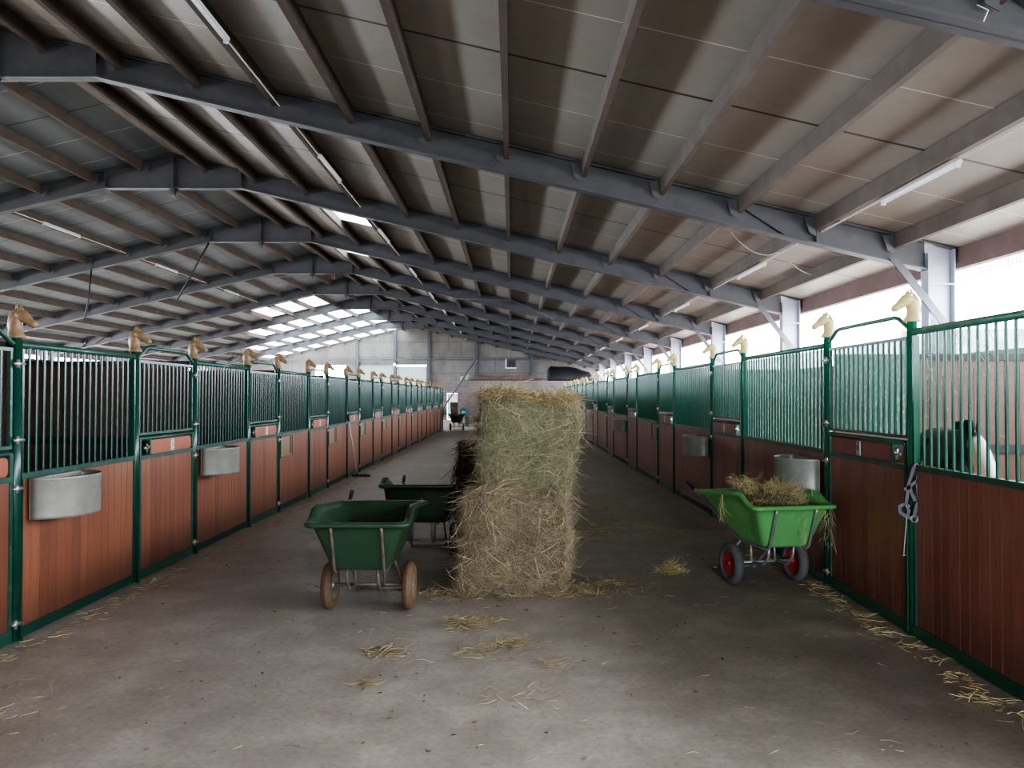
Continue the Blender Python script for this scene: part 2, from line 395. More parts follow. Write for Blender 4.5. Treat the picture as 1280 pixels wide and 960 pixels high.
# portal frames
def portal():
    root = empty('portal_frame')
    for sg in (1, -1):
        r = MB(); top = [(0, 6.96), (13.5, 6.96 - .233 * 13.5)]; bot = [(0, 6.22), (1.46, 6.22), (13.1, 3.51)]
        web = [(0, 6.22), (1.46, 6.22), (13.1, 3.51), (13.1, 6.96 - .233 * 13.1), (0, 6.96)]
        r.prism([(sg * u, w) for u, w in web], 'y', -.006, .006)
        fl = [(0, 6.22), (1.46, 6.22), (13.1, 3.51), (13.1, 3.535), (1.46, 6.245), (0, 6.245)]
        r.prism([(sg * u, w) for u, w in fl], 'y', -.09, .09)
        ft = [(0, 6.94), (13.5, 6.94 - .233 * 13.5), (13.5, 6.965 - .233 * 13.5), (0, 6.965)]
        r.prism([(sg * u, w) for u, w in ft], 'y', -.09, .09)
        # haunch flange and stiffeners
        hf = [(10.4, 6.95 - .233 * 10.4 - .06), (11.15, 3.98), (11.15, 4.0), (10.4, 6.97 - .233 * 10.4 - .06)]
        r.prism([(sg * u, w) for u, w in hf], 'y', -.075, .075)
        for u in (1.46, 11.55):
            r.box(min(sg * u, sg * (u + .012)), max(sg * u, sg * (u + .012)), -.085, .085, 6.24 - max(0, (u - 1.46)) * .233, 6.96 - .233 * u)
        for px in PURL:      # cleats carrying the purlins
            u = px - XRIDGE; zz = 6.95 - .233 * u
            r.prism([(sg * (u - .04), zz), (sg * (u - .04), zz - .27), (sg * (u - .13), zz - .22), (sg * (u - .2), zz)], 'y', -.088, -.08)
        r.build('rafter', M['steel'], root)
        c = MB(); a, b_ = 13.1, 13.48
        c.box(min(sg*a, sg*(a+.02)), max(sg*a, sg*(a+.02)), -.1, .1, 0, 3.75)
        c.box(min(sg*b_, sg*(b_-.02)), max(sg*b_, sg*(b_-.02)), -.1, .1, 0, 3.8)
        c.box(min(sg*a, sg*b_), max(sg*a, sg*b_), -.006, .006, 0, 3.84)
        c.box(min(sg*a, sg*b_), max(sg*a, sg*b_), -.1, -.09, 3.3, 3.32)
        c.build('column', M['steel_lt'], root)
        k = MB(); k.prism([(sg*12.55, 3.66), (sg*12.68, 3.66), (sg*13.4, 2.72), (sg*13.27, 2.72)], 'y', -.13, -.105)
        k.build('knee_brace', M['steel'], root)
    MB().box(-.012, .012, -.1, .1, 6.06, 6.9).prism([(-.1, 6.22), (.1, 6.22), (0, 6.08)], 'y', -.006, .006).build('ridge_plate', M['steel'], root)
    return root
pf = portal()
for i, y in enumerate(FR[:-1]):
    o = pf if i == 0 else dup(pf)
    o.location = (XRIDGE, y, 0)
    lab = 'grey steel roof frame behind the viewpoint' if i == 0 else 'grey steel portal roof frame, %s from the camera' % (ORD[i - 1] if i > 1 else 'nearest and first')
    tag(o, lab, 'roof frame', 'steel portal frames')

# ------------------------------------------------------------------ stalls
def horse_head_mesh():
    h = MB()
    def ell(c, u, w, n=12):
        return [Vector(c) + Vector(u) * math.cos(2*PI*k/n) + Vector(w) * math.sin(2*PI*k/n) for k in range(n)]
    # collar + neck, profile in local -y (nose) and z
    X = (1, 0, 0)
    neck = [((0, .0, .0), .056, .062, 0), ((0, .0, .02), .052, .058, 0), ((0, .008, .05), .038, .047, .1), ((0, .012, .09), .034, .05, .15),
            ((0, .008, .13), .032, .052, .0), ((0, -.008, .17), .030, .048, -.3), ((0, -.02, .20), .024, .032, -.5), ((0, -.028, .214), .01, .014, -.6)]
    h.loft([ell(c, (rx, 0, 0), (0, ry * math.cos(a), ry * math.sin(a))) for c, rx, ry, a in neck])
    head = [((0, .016, .176), .014, .02), ((0, -.01, .174), .033, .040), ((0, -.042, .158), .035, .046), ((0, -.075, .136), .028, .036),
            ((0, -.102, .114), .023, .028), ((0, -.124, .098), .025, .028), ((0, -.142, .086), .016, .018)]
    d = Vector((0, -.83, -.55)); up = Vector((0, -.55, .83))
    h.loft([ell(c, (rx, 0, 0), up * rz) for c, rx, rz in head])
    for s_ in (-1, 1):
        h.loft([ell((s_*.018, -.012, .20), (.009, 0, 0), (0, .012, 0), 6), ell((s_*.022, -.012, .222), (.007, 0, 0), (0, .010, 0), 6), ell((s_*.024, -.016, .246), (.001, 0, 0), (0, .002, 0), 6)])
        h.loft([ell((s_*.031, -.042, .176), (.006, 0, 0), (0, .01, .004), 6), ell((s_*.038, -.043, .176), (.002, 0, 0), (0, .005, .002), 6)])   # eye
        h.loft([ell((s_*.02, -.132, .104), (.005, 0, 0), (0, .006, .004), 6), ell((s_*.027, -.134, .104), (.002, 0, 0), (0, .003, .002), 6)])   # nostril
    # mane crest
    h.loft([ell((0, .05 - .0 * k, .04), (.008, 0, 0), (0, .012, 0), 6) if k == 0 else ell((0, [.048, .056, .050, .030, .004][k], [.04, .09, .14, .185, .215][k]), (.009, 0, 0), (0, .014, 0), 6) for k in range(5)])
    return h
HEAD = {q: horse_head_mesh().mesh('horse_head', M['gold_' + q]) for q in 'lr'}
SD = 'l'
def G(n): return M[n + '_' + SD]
def make_post(h, q):
    root = empty('stall_post')
    MB().tube([(0, 0, 0), (0, 0, h)], .036, 16).build('pipe', G('green'), root)
    MB().tube([(0, 0, 0), (0, 0, .012)], .06, 16).build('foot_plate', G('green'), root)
    hd = link('horse_head', HEAD[q], root, (0, 0, h - .005)); hd.scale = (.98, 1.0, 1.0)
    return root
def bars(m, w, z0, z1, y, sp=.09, r=.011):
    n = int(round(w / sp)) - 1
    for i in range(n):
        x = -w / 2 + w * (i + 1) / (n + 1)
        m.tube([(x, y, z0), (x, y, z1)], r, 8, False)
def planks(m, x0, x1, z0, z1, y0=-.014, y1=.014, pw=.105, gap=.004):
    n = max(1, int(round((x1 - x0) / pw))); w = (x1 - x0) / n
    for i in range(n): m.box(x0 + i * w + gap / 2, x0 + (i + 1) * w - gap / 2, y0, y1, z0, z1)
def joints(parent, x0, x1, z0, z1, pw=.105):
    n = max(1, int(round((x1 - x0) / pw))); w = (x1 - x0) / n; m = MB()
    for i in range(1, n):
        if SD == 'r' and i % 3 == 1: continue
        m.box(x0 + i * w - .0026, x0 + i * w + .0026, -.012 if SD == 'l' else -.0145, .01, z0, z1)
    m.build('board_joints', M['joint_' + SD], parent)  # right row: pale strips are painted edge highlights
def make_panel(w, zw, zr, wood):
    root = empty('stall_barrier'); w -= .076; a = w / 2
    p = MB(); planks(p, -a + .02, a - .02, .09, zw); p.build('board_panel', wood, root); joints(root, -a + .02, a - .02, .09, zw)
    f = MB(); f.box(-a, a, -.03, .03, .015, .09); f.box(-a, -a + .022, -.022, .022, .09, zr - .03); f.box(a - .022, a, -.022, .022, .09, zr - .03)
    f.build('frame', G('green'), root)
    MB().box(-a, a, -.024, .024, zw, zw + .042).build('middle_rail', G('green_rail'), root)
    b_ = MB(); bars(b_, w - .04, zw + .04, zr - .02, 0); b_.build('grille', G('green_bar'), root)
    MB().tube([(-a, 0, zr), (a, 0, zr)], .026, 10).build('top_rail', G('green_rail'), root)
    return root
def digit(parent, ch, x, z, y, h=.075, mat='mark'):
    cu = bpy.data.curves.new('number', 'FONT'); cu.body = ch; cu.size = h; cu.align_x = 'CENTER'; cu.align_y = 'CENTER'; cu.extrude = .001
    o = bpy.data.objects.new('number', cu); C.objects.link(o); o.parent = parent; o.location = (x, y, z); o.rotation_euler = (PI/2, 0, 0)
    cu.materials.append(M[mat]); return o
def make_door(w, zw, zr, wood, far):       # far = +1: hinges toward local +x
    root = empty('stall_door'); w -= .11; a = w / 2
    p = MB(); planks(p, -a + .03, a - .03, .1, zw - .01); p.build('board_panel', wood, root); joints(root, -a + .03, a - .03, .1, zw - .01)
    f = MB(); f.box(-a, a, -.025, .025, .012, .1); f.box(-a, -a + .035, -.022, .022, .1, zw + .19); f.box(a - .035, a, -.022, .022, .1, zw + .19)
    f.box(-a, a, -.024, .024, zw - .01, zw + .03); f.tube([(-a, 0, zw + .19), (a, 0, zw + .19)], .022, 10)
    lx = -far * (a - .22); f.box(lx - .012, lx + .012, -.02, .02, zw + .03, zw + .18)
    f.build('frame', G('green_rail'), root)
    x0, x1 = sorted((lx + far * .015, far * (a - .04)))
    nb_ = MB(); zz0, zz1 = zw + .032, zw + .168; r = .04; pts = []
    for (cx, cz, a0) in ((x1 - r, zz1 - r, 0), (x0 + r, zz1 - r, 90), (x0 + r, zz0 + r, 180), (x1 - r, zz0 + r, 270)):
        for q in range(5):
            an = math.radians(a0 + q * 22.5); pts.append((cx + r * math.cos(an), cz + r * math.sin(an)))
    nb_.prism(pts, 'y', -.012, .012); nbo = nb_.build('name_board', M['name_wood'], root)
    xc = (x0 + x1) / 2
    pl = MB().box(xc - .032, xc + .032, -.02, -.012, zw + .04, zw + .16)
    pl.build('number_plate', M['plate'], nbo)
    k = MB().box(xc - .024, xc + .024, -.0215, -.0195, zw + .145, zw + .151).box(xc - .022, xc + .022, -.0215, -.0195, zw + .048, zw + .054)
    k.build('plate_marks', M['mark'], nbo)
    l = MB(); l.tube([(lx - far * .05, -.02, zw + .10), (lx - far * .15, -.03, zw + .10)], .012, 8).tube([(lx - far * .10, -.03, zw + .06), (lx - far * .10, -.03, zw + .14)], .010, 8)
    l.tube([(lx - far * .10, -.03, zw + .10), (lx - far * .12, -.06, zw + .12)], .008, 8)
    l.build('latch', M['chrome'], root)
    gz0 = zw + .235
    gf = MB(); gf.box(-a, a, -.012, .012, gz0 - .012, gz0 + .012); gf.box(-a, a, -.013, .013, zr - .012, zr + .012)
    gf.box(-a, -a + .024, -.012, .012, gz0, zr); gf.box(a - .024, a, -.012, .012, gz0, zr); gf.build('grille_frame', G('green_rail'), root)
    b_ = MB(); bars(b_, w - .04, gz0, zr, 0); b_.build('grille', G('green_bar'), root)
    for z in (.13, zw - .06, gz0 + .05, zr - .1):
        h = MB(); h.tube([(far * (a - .01), -.03, z), (far * (a + .085), -.045, z)], .009, 8); h.tube([(far * (a + .02), -.035, z - .03), (far * (a + .02), -.035, z + .03)], .013, 8)
        h.tube([(far * (a + .055), 0, z - .012), (far * (a + .055), 0, z + .012)], .042, 12); h.build('hinge', M['chrome'], root)
    return root
def arch(parent, w, z, far):
    pts = [(0, z - .0), (.05, z), (.2, z + .085), (.26, z + .095), (w - .26, z + .095), (w - .2, z + .085), (w - .05, z), (w, z)]
    return MB().tube([(far * u, 0, v) for u, v in pts], .017, 10).build('arch_rail', G('green_rail'), parent)
def make_trough(mat):
    root = empty('feed_trough'); n = 18; L, D, H = .33, .29, .30
    def ring(z, e=0.0, s_=1):
        return [(( L - e) * math.cos(PI * k / n), -(D - e) * math.sin(PI * k / n) - .02, z) for k in range(n + 1)]
    o = MB(); rr = [ring(0, .012), ring(0, .0), ring(.02), ring(H - .015), ring(H, -.008), ring(H + .004, .004), ring(H - .02, .008), ring(.03, .01)]
    o.loft(rr, True, True, True, True); o.build('bowl', mat, root)
    MB().loft([ring(H * .55, .012), ring(H * .56, .03)], True, True).build('feed', M['feed'], root)
    MB().box(-L, L, -.022, -.016, 0, H).build('back_plate', mat, root)
    return root
def hatch(parent, x0, x1, zt, far):
    z0 = zt - .32; x0, x1 = sorted((x0, x1))
    h = MB(); h.box(x0, x1, -.034, -.016, z0 - .02, z0); h.box(x0, x1, -.034, -.016, zt - .02, zt)
    h.box(x0, x0 + .018, -.034, -.016, z0, zt); h.box(x1 - .018, x1, -.034, -.016, z0, zt)
    hf = h.build('feed_hatch', G('green_rail'), parent)
    p = MB(); planks(p, x0 + .02, x1 - .02, z0, zt - .02, -.028, -.014, .14); p.build('hatch_boards', M['hatch_wood'], hf)
    xx = (x1 - .09) if far > 0 else (x0 + .09)
    MB().box(xx - .035, xx + .035, -.030, -.026, z0 + .02, zt - .02).build('slot_shade', M['mark'], hf)  # dark strip painted for the shade in the gap, nothing is cut

def net_mat():
    m = bpy.data.materials.new('dusty_shade_net'); m.use_nodes = True; t = m.node_tree; t.nodes.clear()
    o = t.nodes.new('ShaderNodeOutputMaterial'); v = coords(t); f = tex(t, coords(t, (1, 1, .35)), 75, 3, .6); f2 = tex(t, v, 5, 4, .6)
    c = ramp(t, f, [(.54, lin('#4f685f')), (.66, lin('#7f8f82')), (.78, lin('#c4c4b4'))])
    d = t.nodes.new('ShaderNodeBsdfDiffuse'); l = t.nodes.new('ShaderNodeBsdfTranslucent'); x = N(t, 'ShaderNodeMixShader'); x.inputs[0].default_value = .55
    t.links.new(c, d.inputs[0]); t.links.new(c, l.inputs[0]); t.links.new(d.outputs[0], x.inputs[1]); t.links.new(l.outputs[0], x.inputs[2])
    tr = t.nodes.new('ShaderNodeBsdfTransparent'); y = t.nodes.new('ShaderNodeMixShader')
    t.links.new(ramp(t, f2, [(.3, g(.82)), (.7, g(.96))]), y.inputs[0]); t.links.new(tr.outputs[0], y.inputs[1]); t.links.new(x.outputs[0], y.inputs[2])
    t.links.new(y.outputs[0], o.inputs[0]); return m
M['net'] = net_mat()
rows = {}
def build_row(side):
    if side == 'L':
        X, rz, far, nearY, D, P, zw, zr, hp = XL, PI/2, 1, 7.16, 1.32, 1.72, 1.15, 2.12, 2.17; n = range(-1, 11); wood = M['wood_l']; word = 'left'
    else:
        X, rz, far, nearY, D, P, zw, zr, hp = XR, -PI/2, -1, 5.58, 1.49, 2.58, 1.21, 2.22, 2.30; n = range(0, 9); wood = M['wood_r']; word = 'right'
    global SD; SD = side.lower()
    m = D + P
    post0 = make_post(hp, side.lower()); door0 = make_door(D, zw, zr - .04, wood, far); pan0 = make_panel(P, zw, zr, wood); tr0 = make_trough(M['galv'] if side == 'R' else M['galv_dark'])
    fp = [True] * 4; cnt = {'p': 0, 'd': 0, 'w': 0, 't': 0}
    def place(proto, idx, y, x=None, z=0):
        if fp[idx]: o = proto; fp[idx] = False; kids_cache(proto)
        else: o = dup(proto)
        o.location = (X if x is None else x, y, z); o.rotation_euler = (0, 0, rz); return o
    def kids_cache(p): TREE[p.name] = [(c, kids(c)) for c in kids(p)]
    doors, panels, posts = [], [], []
    yn0 = nearY + m * n[0]
    # panel in front of the first door
    o = place(pan0, 2, yn0 - P / 2); panels.append(o)
    if side == 'R':
        posts.append((place(post0, 0, yn0 - P), False))
    for k in n:
        yn = nearY + m * k; yf = yn + D
        posts.append((place(post0, 0, yn), True)); posts.append((place(post0, 0, yf), False))
        doors.append(place(door0, 1, yn + D / 2))
        if k != n[-1] or side == 'R':
            o = place(pan0, 2, yf + P / 2); panels.append(o)
            tro = (k in (-1, 0)) if side == 'L' else (k in (0, 1, 3))
            if tro:
                t_ = place(tr0, 3, yf + .42, X - (-.03 if side == 'L' else .03), .85)
                tag(t_, 'galvanised half-round feed trough on the %s row, %s from the camera' % (word, ['nearest', 'second', 'third'][cnt['t']]), 'feed trough', 'galvanised feed troughs'); cnt['t'] += 1
            elif side == 'L' or k in (2, 5, 7):
                # hatch on the side next to the door hinge post
                xs_ = -far * (P / 2 - .06); hatch(o, xs_, xs_ + far * .62, zw - .01, far)
    if side == 'R': posts.append((place(post0, 0, nearY + m * n[-1] + D + P), False))
    for i, (o, ar) in enumerate(posts):
        if ar: arch(o, D, hp - .045, far)
        tag(o, 'round green post with horse-head top, %s along the %s row' % (ORD[i], word), 'post', 'green stall posts of the %s row' % word)
    for i, o in enumerate(doors):
        tag(o, 'barred stall door with name board under arched rail, %s along the %s row' % (ORD[i], word), 'stall door', 'stall doors of the %s row' % word)
    for i, o in enumerate(panels):
        tag(o, 'fixed stall front of wooden boards and green bars, %s along the %s row' % (ORD[i], word), 'stall barrier', 'fixed stall fronts of the %s row' % word)
    # readable number plates on the two nearest full doors
    di = 1 if side == 'L' else 0
    nbd = [c for c in kids(doors[di]) if c.name.startswith('name_board')][0]
    pl = [c for c in kids(nbd) if c.name.startswith('number_plate')][0]; bb = [Vector(v) for v in pl.bound_box]; ctr = sum(bb, Vector()) / 8
    digit(nbd, '5' if side == 'L' else '8', ctr.x, ctr.z, -.0205)
    if side == 'R':
        for o in doors + panels[1:]:
            w_ = (D if o in doors else P) - .14; z0_ = zw + (.24 if o in doors else .045)
            key = 'd' if o in doors else 'p'
            if key not in rows:
                rows[key] = MB().add([(-w_/2, .02, z0_), (w_/2, .02, z0_), (w_/2, .02, zr - .03), (-w_/2, .02, zr - .03)], [(0, 1, 2, 3)]).mesh('shade_net', M['net'])
            link('shade_net', rows[key], o)
    # partitions between the stalls
    a = (X + (.06 if side == 'R' else -.06)); b_ = XWR - .5 if side == 'R' else -6.56
    x0, x1 = sorted((a, b_)); L = x1 - x0
    root = empty('stall_partition')
    p = MB(); planks(p, -L/2, L/2, 1.3, 2.08, -.02, .02, .14); p.build('upper_boards', M['wood_in'], root)
    p = MB(); planks(p, -L/2, L/2, .05, 1.22, -.02, .02, .14); p.build('lower_boards', M['wood_in'], root)
    MB().box(-L/2, L/2, -.03, .03, 1.22, 1.30).build('middle_rail', M['hidden'], root)
    MB().box(-L/2, L/2, -.03, .03, 2.08, 2.14).build('top_rail', M['hidden'], root)
    kids_cache(root)
    ys = [nearY + m * k + D for k in ([n[0] - 1] if side == 'R' else []) + list(n)]
    for i, y in enumerate(ys):
        if side == 'R' and i == 0: pass
        o = root if i == 0 else dup(root); o.location = ((x0 + x1) / 2, y + .0, 0)
        if side == 'R' and i == 1: MB().add([(-L/2 + .62, 0, 2.14), (L/2, 0, 2.14), (L/2, 0, 2.40), (-L/2 + .62, 0, 2.36)], [(0, 1, 2, 3)]).build('netting', M['net'], o)
        tag(o, 'brown boarded partition between stalls, %s behind the %s row' % (ORD[i], word), 'partition', 'stall partitions behind the %s row' % word)
    return nearY + m * n[-1] + D
endL = build_row('L'); endR = build_row('R')
# back of the left stalls
w = MB(); y = -2.0
while y < endL + .5:
    w.box(-6.64, -6.60, y + .002, y + .14 - .002, 0, 2.2); y += .14
struct(w.build('wall_middle', M['wood_in']))
MB_ = MB().box(-6.68, -6.56, -2, endL + .5, 2.2, 2.26); struct(MB_.build('trim_%d' % tn, M['hidden'])); tn += 1

# small hay wisps caught in the near right bars
def strands(n, pos, direc, length, width, bend, name, mat, parent=None):
    """pos, direc: (n,3); one curved two-segment ribbon per stalk."""
    d = direc / np.linalg.norm(direc, axis=1, keepdims=True)
    r = rng.normal(size=(n, 3)); side = np.cross(d, r); side /= np.linalg.norm(side, axis=1, keepdims=True)
    bd = rng.normal(size=(n, 3)); bd /= np.linalg.norm(bd, axis=1, keepdims=True)
    L = length[:, None]; W = width[:, None]; B = bd * L * bend
    P = [pos, pos + d * L * .5 + B * .35, pos + d * L + B * 0]
    ws = [1.0, .9, .3]
    V = np.stack([P[0] - side*W*ws[0], P[0] + side*W*ws[0], P[1] - side*W*ws[1], P[1] + side*W*ws[1], P[2] - side*W*ws[2], P[2] + side*W*ws[2]], axis=1).reshape(-1, 3)
    base = (np.arange(n) * 6)[:, None]
    F = np.concatenate([base + np.array([0, 1, 3, 2]), base + np.array([2, 3, 5, 4])], axis=1).reshape(-1, 4)
    me = bpy.data.meshes.new(name); me.vertices.add(len(V)); me.vertices.foreach_set('co', V.ravel().astype(np.float32))
    me.loops.add(F.size); me.loops.foreach_set('vertex_index', F.ravel().astype(np.int32))
    me.polygons.add(len(F)); me.polygons.foreach_set('loop_start', (np.arange(len(F)) * 4).astype(np.int32))
    me.materials.append(mat); me.update(calc_edges=True); me.validate()
    return link(name, me, parent)

def bale(name, loc, rz, w, d, h, core, hay, label, n=13000, bulge=.03, seed=0, loose=1.0, lumps=None, cat='hay bale', group='stacked hay bales', taper=0):
    root = empty(name, loc, rz)
    m_ = MB(); nx, ny, nz = 14, 12, 10
    def surf(u, v, f):
        if f == 0: p = (u, v, 1)
        elif f == 1: p = (u, v, -1)
        elif f == 2: p = (u, -1, v)
        elif f == 3: p = (u, 1, v)
        elif f == 4: p = (-1, u, v)
        else: p = (1, u, v)
        x, y, z = p
        k = .10
        q = Vector((x * (1 - k * (y*y + z*z) / 4), y * (1 - k * (x*x + z*z) / 4), z * (1 - k * (x*x + y*y) / 4)))
        P = Vector((q.x * w / 2, q.y * d / 2, (q.z + 1) * h / 2))
        nn = noise.noise(P * 3.2 + Vector((seed, 0, 0))) * bulge * 2.1 + noise.noise(P * 9 + Vector((seed, 5, 0))) * bulge * .7
        nv = Vector((x**5, y**5, z**5)).normalized()
        P += nv * nn
        if lumps:
            for (lx, lz0, rad, amt) in lumps:
                if z > .8 and abs(P.x - lx) < rad: P.z += amt * (1 - ((P.x - lx) / rad) ** 2)
        if P.x < 0: P.x *= 1 - taper * (max(P.z, 0) / h) ** 1.5
        P.z = max(P.z, 0)
        return P, nv
    R = 14
    for f in range(6):
        g_ = [[surf(-1 + 2 * i / R, -1 + 2 * j / R, f)[0] for i in range(R + 1)] for j in range(R + 1)]
        vs = [p for r in g_ for p in r]
        fs = [(j*(R+1)+i, j*(R+1)+i+1, (j+1)*(R+1)+i+1, (j+1)*(R+1)+i) for j in range(R) for i in range(R)]
        m_.add(vs, fs, True)
    m_.build('core', core, root)
    # stalks over all faces but the bottom
    areas = [w * d, 0, w * h * 1.6, w * h * .4, d * h, d * h]; tot = sum(areas); pos = []; nor = []
    for f in range(6):
        for _ in range(int(n * areas[f] / tot)):
            p, nv = surf(random.uniform(-1, 1), random.uniform(-1, 1), f); pos.append(p); nor.append(nv)
    pos = np.array(pos); nor = np.array(nor); k = len(pos)
    rd = rng.normal(size=(k, 3)); rd -= (rd * nor).sum(1, keepdims=True) * nor
    rd /= np.linalg.norm(rd, axis=1, keepdims=True)
    out = np.abs(rng.normal(0, .16 * loose, size=(k, 1))) + .03
    di = rd + nor * out
    ln = rng.uniform(.05, .2, k)
    pos = pos + nor * rng.uniform(-.008, .02, (k, 1)) - rd * ln[:, None] * .4
    s_ = strands(k, pos, di, ln, rng.uniform(.0009, .0019, k), .3, 'stalks', hay, root)
    s_['kind'] = 'stuff'
    q = rng.choice(k, k // 13, replace=False); l2 = rng.uniform(.14, .34, len(q))
    s2 = strands(len(q), pos[q] + nor[q] * .012, (di[q] - nor[q] * .0) * np.array([1, 1, .55]) + rng.normal(0, .1, (len(q), 3)), l2, rng.uniform(.0014, .0026, len(q)), .35, 'long_stalks', hay, root); s2['kind'] = 'stuff'
    tag(root, label, cat, group)
    return root

bale('hay_bale', (-.004, 7.22, 0), 0, 0.91, 1.15, .88, M['core_low'], M['hay_low'], 'big brownish hay bale on the floor at the bottom of the stack', 34000, .045, 1, 1.2, taper=.18)
bale('hay_bale', (.125, 7.38, .87), 0, .79, .98, .40, M['core_top'], M['hay_top'], 'middle greenish hay bale lying on the big brown one', 17000, .025, 2)
bale('hay_bale', (.15, 7.38, 1.25), .01, .84, 1.0, .47, M['core_top'], M['hay_top'], 'topmost hay bale of the stack with shaggy golden upper edge', 21000, .03, 3, 1.1, [(-.27, 0, .2, .07)])
bale('straw_bale', (-.35, 8.75, 0), .05, .55, .9, 1.22, M['core_red'], M['hay_red'], 'dark reddish straw bale half hidden behind the hay stack', 4000, .03, 4, 1.0, None, 'straw bale', None)
# golden fringe on the top edge
k = 2600; px_ = rng.uniform(-.44, .44, k); py_ = rng.normal(-.40, .10, k); 
pos = np.stack([px_ + .155, 7.38 + py_, 1.715 + rng.normal(0, .02, k) + np.where(np.abs(px_ + .27) < .2, .05, 0)], 1)
di = np.stack([rng.normal(0, 1, k), rng.normal(-.5, .6, k), rng.normal(.25, .45, k)], 1)
tag(strands(k, pos, di, rng.uniform(.05, .13, k), rng.uniform(.0014, .0028, k), .5, 'loose_hay', M['hay_gold']), 'golden loose hay lying along the top edge of the upper bale', 'hay', kind='stuff')

# loose hay on the floor
def F(px, py):      # floor point under a pixel of the 1280x960 frame
    v = py - 495; Y = 950 * 1.75 / v; return ((px - 640) * Y / 950, Y)
def scatter(spots, mat, label, name='loose_hay', cat='hay'):
    P, Dd, Ls = [], [], []
    for (px, py, rx, ry, n, hgt) in spots:
        x0, y0 = F(px, py)
        a = rng.normal(0, 1, (n, 2)) * .55
        P.append(np.stack([x0 + a[:, 0] * rx, y0 + a[:, 1] * ry, .004 + np.abs(rng.normal(0, 1, n)) * hgt * np.exp(-(a ** 2).sum(1) * 1.5)], 1))
        dd = rng.normal(size=(n, 3)); dd[:, 2] *= .12 if hgt < .03 else .45; dd[:, 2] = np.abs(dd[:, 2]); Dd.append(dd); Ls.append(rng.uniform(.03, .12, n))
    P = np.concatenate(P); Dd = np.concatenate(Dd); Ls = np.concatenate(Ls)
    P[:, 0] = np.clip(P[:, 0], XL + .12, XR - .10)
    o = strands(len(P), P, Dd, Ls, rng.uniform(.0012, .0026, len(P)), .35, name, mat)
    return tag(o, label, cat, kind='stuff')
scatter([(640, 742, .75, .12, 1500, .03), (700, 738, .35, .14, 700, .04), (575, 745, .3, .12, 300, .015)], M['hay_floor'], 'loose hay spilled along the foot of the hay stack')
scatter([(740, 665, .35, .55, 700, .02), (755, 730, .3, .15, 500, .015), (740, 635, .3, .6, 300, .01), (790, 655, .5, .25, 150, .005)], M['hay_floor'], 'flattened hay patch to the right of the stack')
scatter([(585, 778, .17, .14, 420, .02), (615, 775, .12, .05, 120, .01), (640, 803, .14, .1, 220, .008), (600, 815, .2, .18, 120, .005), (660, 870, .25, .2, 90, .004), (690, 830, .15, .1, 60, .004)], M['hay_floor'], 'small hay tufts on the concrete in front of the stack')
scatter([(480, 815, .14, .12, 220, .01), (460, 852, .06, .05, 60, .008)], M['hay_floor'], 'thin hay patch on the floor before the near green wheelbarrow')
scatter([(838, 714, .10, .12, 420, .05)], M['hay_pale'], 'pale tuft of straw standing on the floor left of the loaded wheelbarrow')
scatter([(848, 662, .32, .25, 300, .01)], M['hay_floor'], 'straw patch on the floor behind the loaded wheelbarrow')
edge = []
for i in range(34):
    Y = 3.6 + i * .16; edge.append((640 + 950 * (XR - .14 - random.uniform(0, .12)) / Y, 495 + 1662 / Y, .08, .14, random.choice((4, 18, 40, 60)), .012))
for i in range(40):
    Y = 9.5 + i * .7; edge.append((640 + 950 * (XR - .2) / Y, 495 + 1662 / Y, .12, .4, 40, .008))
scatter(edge, M['hay_pale'], 'straw drifted along the foot of the right stall row')
edge = []
for i in range(46):
    Y = 5.2 + i * .35; edge.append((640 + 950 * (XL + .16 + random.uniform(0, .12)) / Y, 495 + 1662 / Y, .10, .2, 34, .01))
edge += [(335, 655, .3, .35, 160, .015), (20, 885, .25, .3, 50, .003)]
scatter(edge, M['hay_floor'], 'straw drifted along the foot of the left stall row')
k = 1500; yy = 2.4 + 14 * rng.random(k) ** 1.5; xx = rng.uniform(XL + .3, XR - .2, k)
o = strands(k, np.stack([xx, yy, np.full(k, .004)], 1), np.stack([rng.normal(size=k), rng.normal(size=k), np.full(k, .0)], 1), rng.uniform(.02, .10, k), rng.uniform(.001, .0022, k), .3, 'loose_hay', M['hay_floor'])
tag(o, 'single hay stalks littered all over the aisle floor', 'hay', kind='stuff')
k = 260; yy = 2.3 + 6 * rng.random(k); xx = rng.uniform(XL + .3, XR - .6, k)
o = strands(k, np.stack([xx, yy, np.full(k, .005)], 1), np.stack([rng.normal(size=k), rng.normal(size=k), np.full(k, .0)], 1), rng.uniform(.01, .035, k), rng.uniform(.003, .007, k), .3, 'dirt_crumbs', M['feed'])
tag(o, 'dark crumbs of dirt scattered over the near floor', 'dirt', kind='stuff')
# hay caught in the bars of the near right stall
k = 420; cy = rng.choice([3.9, 4.25, 4.7, 4.95, 5.3], k); yy = cy + rng.normal(0, .10, k); zz = np.clip(2.28 - np.abs(rng.normal(0, .28, k)), 1.3, 2.25)
o = strands(k, np.stack([XR + .02 + rng.normal(0, .015, k), yy, zz], 1), rng.normal(size=(k, 3)) * np.array([.15, 1, 1]), rng.uniform(.03, .10, k), rng.uniform(.001, .002, k), .5, 'caught_hay', M['hay_pale'])
tag(o, 'wisps of hay caught in the bars of the nearest right stall front', 'hay', kind='stuff')

